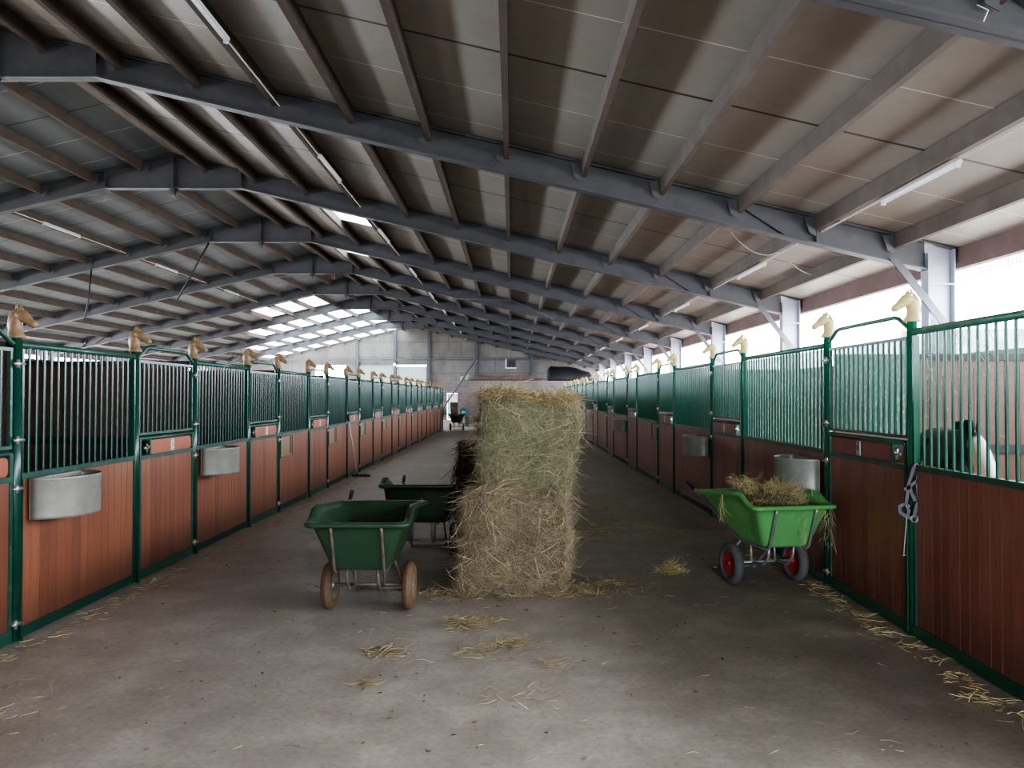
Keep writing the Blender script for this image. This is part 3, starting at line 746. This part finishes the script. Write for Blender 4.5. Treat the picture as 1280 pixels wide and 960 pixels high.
# ------------------------------------------------------------------ wheelbarrows
def wheelbarrow(loc, rz, tub_m, tube_m, tyre_m, hub_m, label, boxy=False, dz=0.0, feet=True):
    root = empty('wheelbarrow', loc, rz)
    def rr(y0, y1, hw, rad, zf, n=6, fw=None):
        fw = hw if fw is None else fw; pts = []
        cs = ((hw - rad, y1 - rad, 0, rad), (-(hw - rad), y1 - rad, 90, rad), (-(fw - rad * .6), y0 + rad * .6, 180, rad * .6), (fw - rad * .6, y0 + rad * .6, 270, rad * .6))
        for ci, (cx, cy, a0, rd) in enumerate(cs):
            for q in range(n + 1):
                an = math.radians(a0 + 90 * q / n); pts.append((cx + rd * math.cos(an), cy + rd * math.sin(an)))
            # straight run to the next corner, subdivided
            nx = cs[(ci + 1) % 4]; an = math.radians(nx[2]); e = (nx[0] + nx[3] * math.cos(an), nx[1] + nx[3] * math.sin(an)); p = pts[-1]
            for q in range(1, 10): pts.append((p[0] + (e[0] - p[0]) * q / 10, p[1] + (e[1] - p[1]) * q / 10))
        return [(x, y, zf(y)) for x, y in pts]
    def zr(y):
        f = (y + .44) / .20; f = 0 if f < 0 else 1 if f > 1 else f * f * (3 - 2 * f)
        return .79 + dz + f * (.09 if not boxy else .05) - max(0, (y + .24)) * (.10 if not boxy else .30)
    zb = .41 + dz * .8
    bw, fwb = (.24, .22) if not boxy else (.31, .31)
    y0b, y1b = (-.42, .08) if not boxy else (-.46, .25)
    def lerp(f, y0_, y1_, hw, e=0):
        # interpolate rings bottom->rim
        A = rr(y0b + e, y1b - e, bw - e, .10, lambda y: zb + e, fw=fwb - e); B = rr(-.55 + e, .65 - e, .37 - e, .10, zr, fw=.355 - e)
        return [tuple(a + (b - a) * f for a, b in zip(p, q)) for p, q in zip(A, B)]
    t_ = MB()
    rings = [lerp(0, 0, 0, 0, .03)] if False else []
    rings += [[(x * .93, y * .93 + (-.17 * .07), z - .0) for x, y, z in lerp(0, 0, 0, 0)]]
    rings += [[(x, y, z + .02) for x, y, z in lerp(0, 0, 0, 0)]]
    rings += [lerp(f, 0, 0, 0) for f in (.2, .5, .8, .96)]
    top = lerp(1, 0, 0, 0); cy = .05
    def flare(k, dzz): return [(x * (1 + k / .37), cy + (y - cy) * (1 + k / .6), z + dzz) for x, y, z in top]
    rings += [flare(.03, -.03), flare(.045, -.02), flare(.045, .0), flare(.03, .01), flare(-.005, .008)]
    rings += [[(x * .975, cy + (y - cy) * .985, z) for x, y, z in lerp(f, 0, 0, 0)] for f in (.9, .5, .15)]
    rings += [[(x * .9, y * .93 - .012, zb + .04) for x, y, z in lerp(0, 0, 0, 0)]]
    t_.loft(rings); t_.build('tub', tub_m, root)
    # frame
    fr = MB()
    for s_ in (-1, 1):
        x = .19 * s_
        zf = lambda f: zb + (.76 + dz - zb) * f
        if not boxy: fr.tube([(x, -.575, .765 + dz), (x, -.56, .73 + dz), (x * 1, y0b - .025, zb + .01), (x, y0b + .02, zb - .015), (x, y1b - .02, zb - .015), (x * 1.05, y1b + .03, zb), (x * 1.6, .66, .73 + dz), (x * 1.75, .80, .80 + dz)], .013, 8)
        else: fr.tube([(x, y0b + .02, zb - .015), (x, y1b - .02, zb - .015), (x * 1.05, y1b + .03, zb), (x * 1.6, .66, .60 + dz), (x * 1.75, .80, .68 + dz)], .013, 8)
        fr.tube([(.12 * s_, -.32, zb - .01), (.12 * s_, -.3, .30), (.12 * s_, -.22, .22), (.12 * s_, -.04, .2)], .013, 8)
        fr.tube([(.12 * s_, .02, zb - .01), (.12 * s_, .0, .2)], .011, 8)
    fr.build('tube_frame', tube_m, root)
    MB().tube([(-.34, 0, .2), (.34, 0, .2)], .014, 8).build('axle', tube_m, root)
    if feet:
        fe = MB()
        for s_ in (-1, 1): fe.tube([(.19 * s_, y1b - .02, zb - .01), (.2 * s_, .50, .06), (.2 * s_, .53, .02), (.2 * s_, .62, .016)], .012, 8)
        fe.tube([(-.2, .62, .016), (.2, .62, .016)], .012, 8); fe.build('rear_foot', tube_m, root)
    for s_ in (-1, 1):
        hz = .79 + dz - (.12 if boxy else 0)
        MB().tube([(.332 * s_, .78, hz), (.345 * s_, .93, hz + .055)], [.017, .019], 10).build('handle_grip', M['black'], root)
        w_ = MB(); R, T = .195, .045
        w_.revolve([(R - T + T * math.cos(2*PI*k/12) * .98, T * math.sin(2*PI*k/12)) for k in range(12)], (.325 * s_, 0, R), (1, 0, 0), 28)
        wo = w_.build('wheel', tyre_m, root)
        h = MB(); h.revolve([(.02, .02), (.06, .012), (.105, .03), (.118, .03), (.118, -.03), (.105, -.03), (.06, -.012), (.02, -.02)], (.325 * s_, 0, R), (1, 0, 0), 24)
        h.tube([(.325 * s_ - .035, 0, R), (.325 * s_ + .035, 0, R)], .022, 12)
        h.build('hub', hub_m, wo)
    tag(root, label, 'wheelbarrow', 'two-wheeled feed barrows')
    return root
wheelbarrow((-1.17, 6.28, 0), 0, M['tub1'], M['tube_rust'], M['tyre_y'], M['hub_g'], 'empty mid-green wheelbarrow with worn yellow tyres, nearest the camera on the left')
wheelbarrow((-.95, 8.22, 0), 0, M['tub2'], M['tube_rust'], M['black'], M['hub_g'], 'dark green wheelbarrow with black tyres beside the hay stack', True, .06)
wheelbarrow((2.36, 7.16, 0), math.radians(11), M['tub3'], M['tube'], M['tyre'], M['red'], 'bright green wheelbarrow with red hubs, loaded with hay by the right stalls')
wheelbarrow((-2.80, 38.6, 0), 0, M['tub2'], M['tube_rust'], M['black'], M['hub_g'], 'far dark wheelbarrow carrying a bale before the back wall')
# hay heap inside the loaded barrow
R3 = Matrix.Rotation(math.radians(11), 3, 'Z')
def inb(x, y, z):
    p = R3 @ Vector((x, y, 0)); return (2.36 + p.x, 7.16 + p.y, z)
hp = MB(); rings = []
for k_, (f, z) in enumerate(((1, .60), (.98, .74), (.8, .84), (.45, .88), (.1, .89))):
    rings.append([inb(.02 + .27 * f * math.cos(a) , -.10 + .36 * f * math.sin(a), z + .025 * noise.noise(Vector((math.cos(a)*3, math.sin(a)*3, z*5)))) for a in [2*PI*i/24 for i in range(24)]])
hp.loft(rings)
hr = tag(empty('hay_heap', inb(0, -.1, .5)), 'heap of loose hay lying in the bright green wheelbarrow', 'hay', kind='stuff')
o = hp.build('mound', M['core_top'], hr, loc=tuple(-x for x in hr.location))
P = []
for _ in range(3600):
    a = random.uniform(0, 2*PI); f = math.sqrt(random.random()); 
    z = .73 + .17 * (1 - f * f) + .03 * noise.noise(Vector((math.cos(a)*f*5, math.sin(a)*f*5, 2)))
    P.append(inb(.02 + .28 * f * math.cos(a), -.10 + .38 * f * math.sin(a), z))
for _ in range(900):      # taller tuft at the left, others along the lip
    c_ = random.choice([(-.20, .0, .93), (.0, -.25, .90), (.16, -.2, .88)]); P.append(inb(c_[0] + random.gauss(0, .05), c_[1] + random.gauss(0, .07), c_[2] + random.gauss(0, .03)))
P = np.array(P); di = rng.normal(size=P.shape); di[:, 2] = di[:, 2] * .6 + .15
o = strands(len(P), P, di, rng.uniform(.04, .12, len(P)), rng.uniform(.0012, .0024, len(P)), .5, 'stalks', M['hay_pale'], hr); o.location = tuple(-x for x in hr.location)
# stalks hanging over its rim
P = np.concatenate([np.array([inb(-.395, .05 + random.gauss(0, .02), random.uniform(.60, .86)) for _ in range(60)]), np.array([inb(random.choice([.25, .05, .30]) + random.gauss(0, .02), -.60, random.uniform(.45, .78)) for _ in range(110)])])
di = rng.normal(size=P.shape) * np.array([.25, .15, .4]) + np.array([0, 0, -.8])
o = strands(len(P), P, di, rng.uniform(.05, .12, len(P)), rng.uniform(.001, .0018, len(P)), .4, 'hanging_stalks', M['hay_pale'], hr); o.location = tuple(-x for x in hr.location)
bale('hay_bale', (-2.93, 38.55, .80), .1, .36, .5, .62, M['core_low'], M['hay_pale'], 'small pale bale standing in the far dark wheelbarrow', 500, .02, 9, 1, None, 'hay bale', None)

# ------------------------------------------------------------------ halter on the near right post
hx, hy = XR - .045, 5.58
root = empty('halter', (hx, hy, 0))
def hp_(px, py, off=0.0):      # picture position on the plane of the post face, as metres
    Y = 5.50; return (( (px - 640) * Y / 950) - hx - off, Y - hy, 1.75 - (py - 495) * Y / 950)
S = MB(); sd = (0, 1, 0)
def pl(*a): return [hp_(x, y) for x, y in a]
S.strap(pl((1153, 577), (1150, 585), (1147, 597), (1146, 606), (1147, 618)), 0.029, .005, sd)
S.strap(pl((1146, 579), (1141, 585), (1138, 595), (1135, 603), (1133, 618), (1131, 632)), 0.023, .005, sd)
S.strap(pl((1129, 612), (1136, 608), (1142, 603), (1148, 599)), 0.023, .005, sd)
S.strap(pl((1136, 609), (1139, 618), (1143, 626)), 0.023, .005, sd)
S.strap(pl((1129, 630), (1123, 633), (1124, 640), (1131, 645), (1140, 648)), 0.026, .005, sd)
S.strap(pl((1131, 630), (1135, 638), (1133, 644)), 0.021, .005, sd)
S.strap(pl((1146, 628), (1143, 637), (1141, 646)), 0.026, .005, sd)
S.strap(pl((1144, 647), (1148, 654), (1153, 662), (1155, 667)), .026, .005, sd)
S.build('webbing', M['halter'], root)
Bk = MB()
for c_, r_ in (((1148, 620), .014), ((1149, 628), .012), ((1150, 634), .013), ((1141, 648), .024), ((1133, 632), .010)):
    p = hp_(*c_); n = 14
    Bk.revolve([(r_ + .004 * math.cos(2*PI*k/6), .004 * math.sin(2*PI*k/6)) for k in range(6)], (p[0], p[1] - .006, p[2]), (0, 1, 0), 16)
Bk.build('buckles', M['chrome'], root)
MB().tube(pl((1132, 644), (1131, 660), (1129, 680), (1128, 694)), .0035, 6).tube(pl((1126, 694), (1131, 693)), .003, 6).build('cord', M['rope'], root)
tag(root, 'grey webbing halter with buckles hanging on the nearest full right post', 'halter')

# ------------------------------------------------------------------ squeegee
root = empty('squeegee', (-3.36, 16.5, 0))
MB().tube([(.0, 0, .06), (-.10, -.45, 1.30)], .014, 10).build('shaft', M['palewood'], root)
MB().tube([(-.095, -.43, 1.22), (-.105, -.47, 1.36)], .03, 10).build('grip', M['black'], root)
MB().box(-.10, .28, -.035, .03, .0, .05).box(-.02, .02, -.02, .02, .05, .12).build('head', M['brush'], root)
tag(root, 'pale-handled squeegee with black head leaning on the left stall row', 'squeegee')

# ------------------------------------------------------------------ far end: block room, planks, tarpaulin
YB = 44.0; XB = -3.15; ZB = 2.55
w = MB(); w.box(XB, XWR, YB, YB + .2, 0, ZB); w.box(XB, XB + .2, YB + .2, Y1 - .06, 0, ZB); w.box(XB, XWR, YB, Y1 - .06, ZB, ZB + .08)
struct(w.build('wall_store_room', M['brick']))
struct(MB().box(-3.5, XWR, YB - .14, YB - .0, 0, .13).build('baseboard_back', M['sill']))
w = MB(); struct(w.box(-4.78, -4.02, Y1 + .05, Y1 + .052, .02, 1.93).build('doorway_glow', M['rooflight']))  # translucent sheet added so the open doorway looks bright with daylight
root = None
for i, (x0, x1, z, yy_, mt) in enumerate(((-2.45, 1.5, 2.63, .25, 'plank_red'), (-2.2, 1.75, 2.63, .55, 'plank'), (-2.4, 1.3, 2.72, .3, 'plank'), (-1.9, 1.9, 2.72, .6, 'plank'), (-2.1, 1.5, 2.81, .35, 'plank'), (-1.7, 1.35, 2.90, .45, 'plank'), (-2.3, .9, 2.90, .65, 'plank'))):
    lab = ['red-edged plank at the front bottom of the pile on the store room', 'brown plank lowest at the back of the pile on the store room', 'brown plank in the second layer front of the store room pile',
           'long brown plank reaching furthest right in the second layer', 'brown plank alone in the third layer of the store room pile', 'brown plank on top of the pile at its front', 'brown plank on top of the pile at its back'][i]
    o = MB().box(-(x1-x0)/2, (x1-x0)/2, -.11, .11, 0, .08).build('plank', M[mt], None, loc=((x0+x1)/2, YB + yy_, z + .004), rot=(0, 0, random.uniform(-.008, .008)))
    tag(o, lab, 'plank', 'planks stacked on the store room')
# dark tarpaulin-covered roll
m_ = MB(); rings = []
for i in range(15):
    f = i / 14; x = 2.1 + 2.65 * f; h = .85 * (1 - .55 * max(0, f - .45) ** 1.2 * 1.6) * (1 if 0 < i else .8); 
    if i == 14: h *= .6
    ring = []
    for k in range(17):
        a = PI * k / 16; nn = 1 + .08 * noise.noise(Vector((x * 1.5, math.cos(a) * 2, math.sin(a) * 2)))
        ring.append((x - 3.4, math.cos(a) * .75 * nn, math.sin(a) * h * nn))
    rings.append(ring)
m_.loft(rings); tag(m_.build('tarpaulin_bundle', M['tarp'], None, loc=(3.4, YB + 1.0, 2.64)), 'big black tarpaulin-covered heap on the store room roof at the right', 'tarpaulin')
# box heater hanging over the store room
root = empty('fan_heater', (-.05, YB + .3, 3.35))
MB().box(-.27, .27, -.2, .2, .06, .55).build('case', M['darkrod'], root)
MB().box(-.33, -.27, -.21, .21, 0, .55).box(-.27, .3, -.21, .21, 0, .06).build('bracket', M['white'], root)
MB().box(-.12, .2, -.215, -.2, .14, .40).build('grille', M['black'], root)
MB().tube([(.0, 0, .55), (.0, 0, 1.55)], .02, 8).build('hanger', M['steel'], root)
tag(root, 'dark box unit in a pale bracket hanging high over the store room', 'heater')
# hose reel, bin, hose
root = empty('hose_reel', (-2.82, YB - .1, .82))
MB().revolve([(.20 + .06 * math.cos(2*PI*k/8), .06 * math.sin(2*PI*k/8)) for k in range(8)], (0, 0, 0), (0, 1, 0), 20).build('hose', M['teal'], root)
MB().tube([(0, -.05, 0), (0, .1, 0)], .09, 12).build('drum', M['galv'], root)
tag(root, 'round teal hose reel mounted on the store room wall', 'hose reel')
b_ = MB(); b_.loft([[(s * math.cos(2*PI*k/12), s * math.sin(2*PI*k/12), z) for k in range(12)] for s, z in ((.17, 0), (.2, .5), (.215, .5), (.215, .55), (.1, .6))], smooth=False)
tag(b_.build('waste_bin', M['olive'], None, loc=(-2.62, YB - .4, 0)), 'olive green bin on the floor below the hose reel', 'bin')
tag(MB().tube([(-2.45, YB - .2, .55), (-2.38, YB - .2, .6), (-2.3, YB - .2, .5), (-2.28, YB - .2, .1), (-2.2, YB - .2, .02)], .025, 8).build('garden_hose', M['pink']), 'short pale pink hose hooked on the store room wall beside the bin', 'hose')
# white box at the end of the left row
root = empty('switch_box', (XL + .02, endL + .12, .75)); MB().box(-.2, .18, -.05, .05, 0, .3).build('case', M['white'], root); MB().box(-.16, .14, -.058, -.05, .04, .26).build('lid', M['plate'], root)
tag(root, 'small white box fixed at the far end of the left row', 'box')
# pole leaning from the roof of the store room
tag(MB().tube([(-4.68, YB - .35, .03), (-2.05, YB - .12, 3.85)], .05, 8).build('leaning_pole', M['steel']), 'grey pole leaning diagonally up beside the store room corner', 'pole')
for i, (x, z, s_) in enumerate(((-2.9, 2.64, .2), (-2.62, 2.64, .26))):
    root = empty('paint_tin', (x, YB + .35, z)); MB().tube([(0, 0, 0), (0, 0, .22 + .05 * i)], s_ * .5, 12).build('can', M['galv'], root); MB().tube([(0, 0, .22 + .05 * i), (0, 0, .25 + .05 * i)], s_ * .46, 12).build('lid', M['white'], root)
    tag(root, ['pale tin on the left corner of the store room roof', 'wider pale tin between the corner tin and the planks'][i], 'tin')
# floodlight on the gable
root = empty('wall_lamp', (-8.65, Y1 - .3, 4.07)); MB().box(-.06, .06, -.06, .1, .1, .2).build('bracket', M['steel'], root)
m, t, b = nt('lit_bulb'); b.inputs['Emission Color'].default_value = (.95, 1, .97, 1); b.inputs['Emission Strength'].default_value = 12
MB().revolve([(.001, -.1), (.08, -.07), (.1, 0), (.08, .07), (.001, .1)], (0, -.05, 0), (0, 0, 1), 12, False).build('bulb', m, root)
tag(root, 'small lit lamp on the gable post between two corrugated panels', 'wall lamp')

# ------------------------------------------------------------------ fluorescent lights
def fluo():
    root = empty('fluorescent_light')
    MB().box(-.03, .03, -.76, .76, -.035, 0).build('housing', M['white'], root)
    MB().tube([(0, -.73, -.055), (0, .73, -.055)], .014, 8).build('tube', M['tubelamp'], root)
    MB().box(-.025, .025, -.76, -.73, -.075, -.03).box(-.025, .025, .73, .76, -.075, -.03).build('end_caps', M['white'], root)
    return root
fl0 = fluo(); first = True
for row, (x, off, word) in enumerate(((4.28 + .10, 3.2, 'right'), (-3.35 + .10, 2.9, 'middle'), (-11.25 + .10, 2.4, 'left'))):
    for i in range(1, 10):
        o = fl0 if first else dup(fl0); first = False
        o.location = (x, FR[i] + off, zroof(x) - .19); o.rotation_euler = (0, math.radians(13 if x > XRIDGE else -13), 0)
        tag(o, 'white fluorescent light, %s along the %s line under the roof' % (ORD[i - 1], word), 'ceiling light', 'fluorescent lights of the %s line' % word)
    tag(MB().tube([(x - .03, Y0 + 1, zroof(x) - .20), (x - .03, Y1 - .5, zroof(x) - .20)], .011, 6).build('conduit', M['cable']), 'thin pale conduit feeding the %s line of lights' % word, 'conduit')

# hanging rods and cables
def z2(Y, py): return 1.75 + (495 - py) / 950 * Y
def x2(Y, px): return (px - 640) / 950 * Y
Y = 22.0
tag(MB().tube([(x2(Y, 113), Y, z2(Y, 335)), (x2(Y, 110), Y, z2(Y, 372)), (x2(Y, 104), Y, z2(Y, 402))], .022, 8).build('hanging_pipe', M['darkrod']), 'thin straight pipe hanging from the left roof slope', 'pipe')
tag(MB().tube([(x2(Y, 260), Y, z2(Y, 303)), (x2(Y, 240), Y, z2(Y, 340)), (x2(Y, 221), Y, z2(Y, 374))], .03, 8).build('hanging_pipe', M['darkrod']), 'slanting dark pipe hanging below the third roof frame', 'pipe')
Y = 27.6
tag(MB().tube([(x2(Y, 330), Y - .2, z2(Y, 348)), (x2(Y, 418), Y - .2, z2(Y, 343)), (x2(Y, 478), Y - .2, z2(Y, 344))], .016, 6).build('tie_rod', M['steel']), 'thin level rod stretched below the ridge of the fourth roof frame', 'rod')
tag(MB().tube([(x2(24, 565), 24, z2(24, 373)), (x2(24, 640), 24, z2(24, 375)), (x2(24, 692), 24, z2(24, 399))], .022, 6).build('tie_rod', M['steel']), 'thin rod bending down under the right roof slope above the hay stack', 'rod')
root = empty('hanging_tag', (x2(Y, 418), Y - .25, z2(Y, 350)))
MB().box(-.06, .06, -.04, .04, .0, .17).build('case', M['redplastic'], root); MB().tube([(0, 0, .17), (0, .0, .26)], .02, 8).build('hook', M['darkrod'], root)
tag(root, 'tiny red object hanging on the rod near the ridge', 'hanging object')
def sag(p, q, drop, n=12): return [Vector(p).lerp(Vector(q), k / n) - Vector((0, 0, drop * 4 * (k / n) * (1 - k / n))) for k in range(n + 1)]
tag(MB().tube(sag((x2(13.5, 982), 13.5, z2(13.5, 322)), (x2(13.5, 1040), 13.5, z2(13.5, 345)), .12), .008, 6).build('cable', M['white']), 'white cable sagging between purlins at the right eaves', 'cable')
tag(MB().tube(sag((x2(10.4, 915), 10.4, z2(10.4, 290)), (x2(10.4, 975), 10.4, z2(10.4, 315)), .14), .005, 6).build('cable', M['cable']), 'thin cable looping below the nearest visible frame', 'cable')
tag(MB().tube([(x2(4.8, 1226), 4.8, z2(4.8, 2)), (x2(4.8, 1234), 4.75, z2(4.8, 14)), (x2(4.8, 1228), 4.75, z2(4.8, 28))], .004, 6).build('cable', M['white']), 'short white cable end at the top right roof beam', 'cable')

# ------------------------------------------------------------------ horse in the near right stall
def make_horse():
    verts = [((0, .85, 1.24), (.26, .27)), ((0, .45, 1.20), (.27, .28)), ((0, .05, 1.22), (.25, .27)), ((0, -.18, 1.30), (.15, .22)), ((.0, -.38, 1.38), (.10, .16)), ((.02, -.54, 1.42), (.075, .11)),
             ((.05, -.62, 1.32), (.095, .12)), ((.09, -.70, 1.18), (.07, .085)), ((.13, -.77, 1.02), (.055, .06)), ((.14, -.79, .97), (.045, .045))]
    edges = [(i, i + 1) for i in range(9)]
    def leg(x, y, top, pts):
        b0 = len(verts); verts.append(((x * .75, y, top), (.13, .16))); edges.append((0 if y > .5 else 2, b0))
        for k, (dy, z, r) in enumerate(pts): verts.append(((x, y + dy, z), (r, r))); edges.append((b0 + k, b0 + k + 1))
    for s_ in (-1, 1):
        leg(.16 * s_, .98, 1.0, [(-.07, .80, .10), (.07, .52, .055), (.03, .30, .036), (.0, .12, .04), (-.03, .04, .05), (-.03, .0, .055)])
        leg(.15 * s_, -.02, .98, [(.0, .74, .08), (-.01, .46, .048), (.0, .25, .034), (-.01, .12, .038), (-.03, .04, .048), (-.03, .0, .052)])
    # tail
    b0 = len(verts); edges.append((0, b0)); verts.append(((0, 1.10, 1.30), (.05, .05)))
    for k, (y, z, r) in enumerate(((1.15, 1.12, .045), (1.15, .8, .06), (1.14, .5, .04))): verts.append(((0, y, z), (r, r))); edges.append((b0 + k, b0 + k + 1))
    me = bpy.data.meshes.new('horse'); me.from_pydata([v for v, _ in verts], edges, []); o = bpy.data.objects.new('horse', me); C.objects.link(o)
    sk = o.modifiers.new('skin', 'SKIN'); sk.use_smooth_shade = True
    for i, (_, r) in enumerate(verts): me.skin_vertices[0].data[i].radius = r; me.skin_vertices[0].data[i].use_root = (i == 1)
    ss = o.modifiers.new('sub', 'SUBSURF'); ss.levels = 2; ss.render_levels = 2
    bpy.context.view_layer.update()
    ev = o.evaluated_get(bpy.context.evaluated_depsgraph_get()); nm = bpy.data.meshes.new_from_object(ev)
    bpy.data.objects.remove(o)
    o = bpy.data.objects.new('horse', nm); C.objects.link(o)
    # blaze, muzzle and socks painted by position
    at = nm.color_attributes.new('coat', 'FLOAT_COLOR', 'POINT')
    a, b_ = Vector((.03, -.70, 1.45)), Vector((.14, -.86, 1.0)); zmin = min(v.co.z for v in nm.vertices)
    for v in nm.vertices:
        p = v.co; tt = max(0, min(1, (p - a).dot(b_ - a) / (b_ - a).length_squared)); dd = (p - (a + (b_ - a) * tt)).length
        wht = 1 if dd < .085 + .05 * tt and p.y < -.5 else 0
        if p.z < .32: wht = 1
        at.data[v.index].color = (wht, wht, wht, 1)
        v.co.z = max(v.co.z, 0) 
    m, t, b = nt('black_and_white_coat'); ca = t.nodes.new('ShaderNodeVertexColor'); ca.layer_name = 'coat'
    t.links.new(mix(t, ca.outputs[0], lin('#131419'), lin('#d8cdc4')), b.inputs['Base Color']); b.inputs['Roughness'].default_value = .45
    nm.materials.clear(); nm.materials.append(m)
    return o, m
ho, hm = make_horse()
ear = MB()
for s_ in (-1, 1): ear.loft([[(.02 + .05 * s_ + .018 * r * math.cos(2*PI*k/8), -.52 + .015 * r * math.sin(2*PI*k/8), z) for k in range(8)] for r, z in ((.9, 1.48), (1.1, 1.52), (.7, 1.56), (.1, 1.60))])
ear.build('ears', simple('black_ear', '#131318', .6), ho)
ey = MB()
for s_ in (-1, 1): ey.revolve([(.001, -.018), (.014, -.012), (.018, 0), (.014, .012), (.001, .018)], (.05 + .082 * s_, -.665, 1.31), (0, 0, 1), 10, False)
ey.build('eyes', M['mark'], ho)
mn = MB()
for k in range(9):
    f = k / 8; y = -.52 + .5 * f; z = 1.545 - .03 * f
    mn.loft([[(.02 + dx, y + dy, zz) for dx, dy in ((-.02, -.04), (.02, -.04), (.025, .04), (-.02, .04))] for zz in (z - .05, z + .02, z + .035)])
mn.build('mane', simple('black_mane', '#0e0e12', .7), ho)
ho.location = (3.45, 5.92, -.0); ho.rotation_euler = (0, 0, math.radians(-22))
ho['label'] = 'black horse with a white blaze standing in the nearest right stall'; ho['category'] = 'horse'

# ------------------------------------------------------------------ light
w = bpy.data.worlds.new('overcast'); bpy.context.scene.world = w; w.use_nodes = True; t = w.node_tree
bg = t.nodes['Background']; tc = t.nodes.new('ShaderNodeTexCoord'); sp = t.nodes.new('ShaderNodeSeparateXYZ'); t.links.new(tc.outputs['Generated'], sp.inputs[0])
mr = N(t, 'ShaderNodeMapRange'); t.links.new(sp.outputs['Z'], mr.inputs['Value']); mr.inputs['From Min'].default_value = -.5; mr.inputs['From Max'].default_value = .5
c = ramp(t, mr.outputs[0], [(0, (.40, .38, .36, 1)), (.34, (.65, .66, .68, 1)), (.44, (.92, 1.04, 1.18, 1)), (.52, (.92, 1.02, 1.14, 1)), (.72, (1.2, 1.3, 1.42, 1)), (1, (2.0, 2.15, 2.3, 1))])
lf = N(t, 'ShaderNodeMapRange'); t.links.new(sp.outputs['X'], lf.inputs['Value']); lf.inputs['From Min'].default_value = -.6; lf.inputs['From Max'].default_value = .2; lf.inputs['To Min'].default_value = 1.8; lf.inputs['To Max'].default_value = 1.0
vm = N(t, 'ShaderNodeVectorMath', operation='SCALE'); t.links.new(c, vm.inputs[0]); t.links.new(lf.outputs[0], vm.inputs['Scale'])
t.links.new(vm.outputs[0], bg.inputs['Color']); bg.inputs['Strength'].default_value = 30
def portal_light(x, rot, sy, sz, loc):
    l = bpy.data.lights.new('sky_portal', 'AREA'); l.shape = 'RECTANGLE'; l.size = sy; l.size_y = sz; l.cycles.is_portal = True
    o = bpy.data.objects.new('sky_portal', l); C.objects.link(o); o.location = loc; o.rotation_euler = rot
L = Y1 - Y0
portal_light(0, (PI/2, 0, PI/2), L, 1.2, (XWR + .08, (Y0 + Y1) / 2, 2.93))
portal_light(0, (PI/2, 0, -PI/2), L, 1.2, (XWL - .08, (Y0 + Y1) / 2, 2.93))
portal_light(0, (PI/2, 0, 0), 3.0, 2.7, (1.9, Y0 - .08, 1.35))  # portal at the added opening behind the camera

sc = bpy.context.scene
sc.view_settings.view_transform = 'AgX'
sc.view_settings.look = 'AgX - Medium High Contrast'
sc.view_settings.exposure = -.08
sc.cycles.use_denoising = True
sc.cycles.max_bounces = 8; sc.cycles.diffuse_bounces = 5; sc.cycles.glossy_bounces = 3
sc.cycles.sample_clamp_indirect = 6
sc.cycles.caustics_reflective = False; sc.cycles.caustics_refractive = False
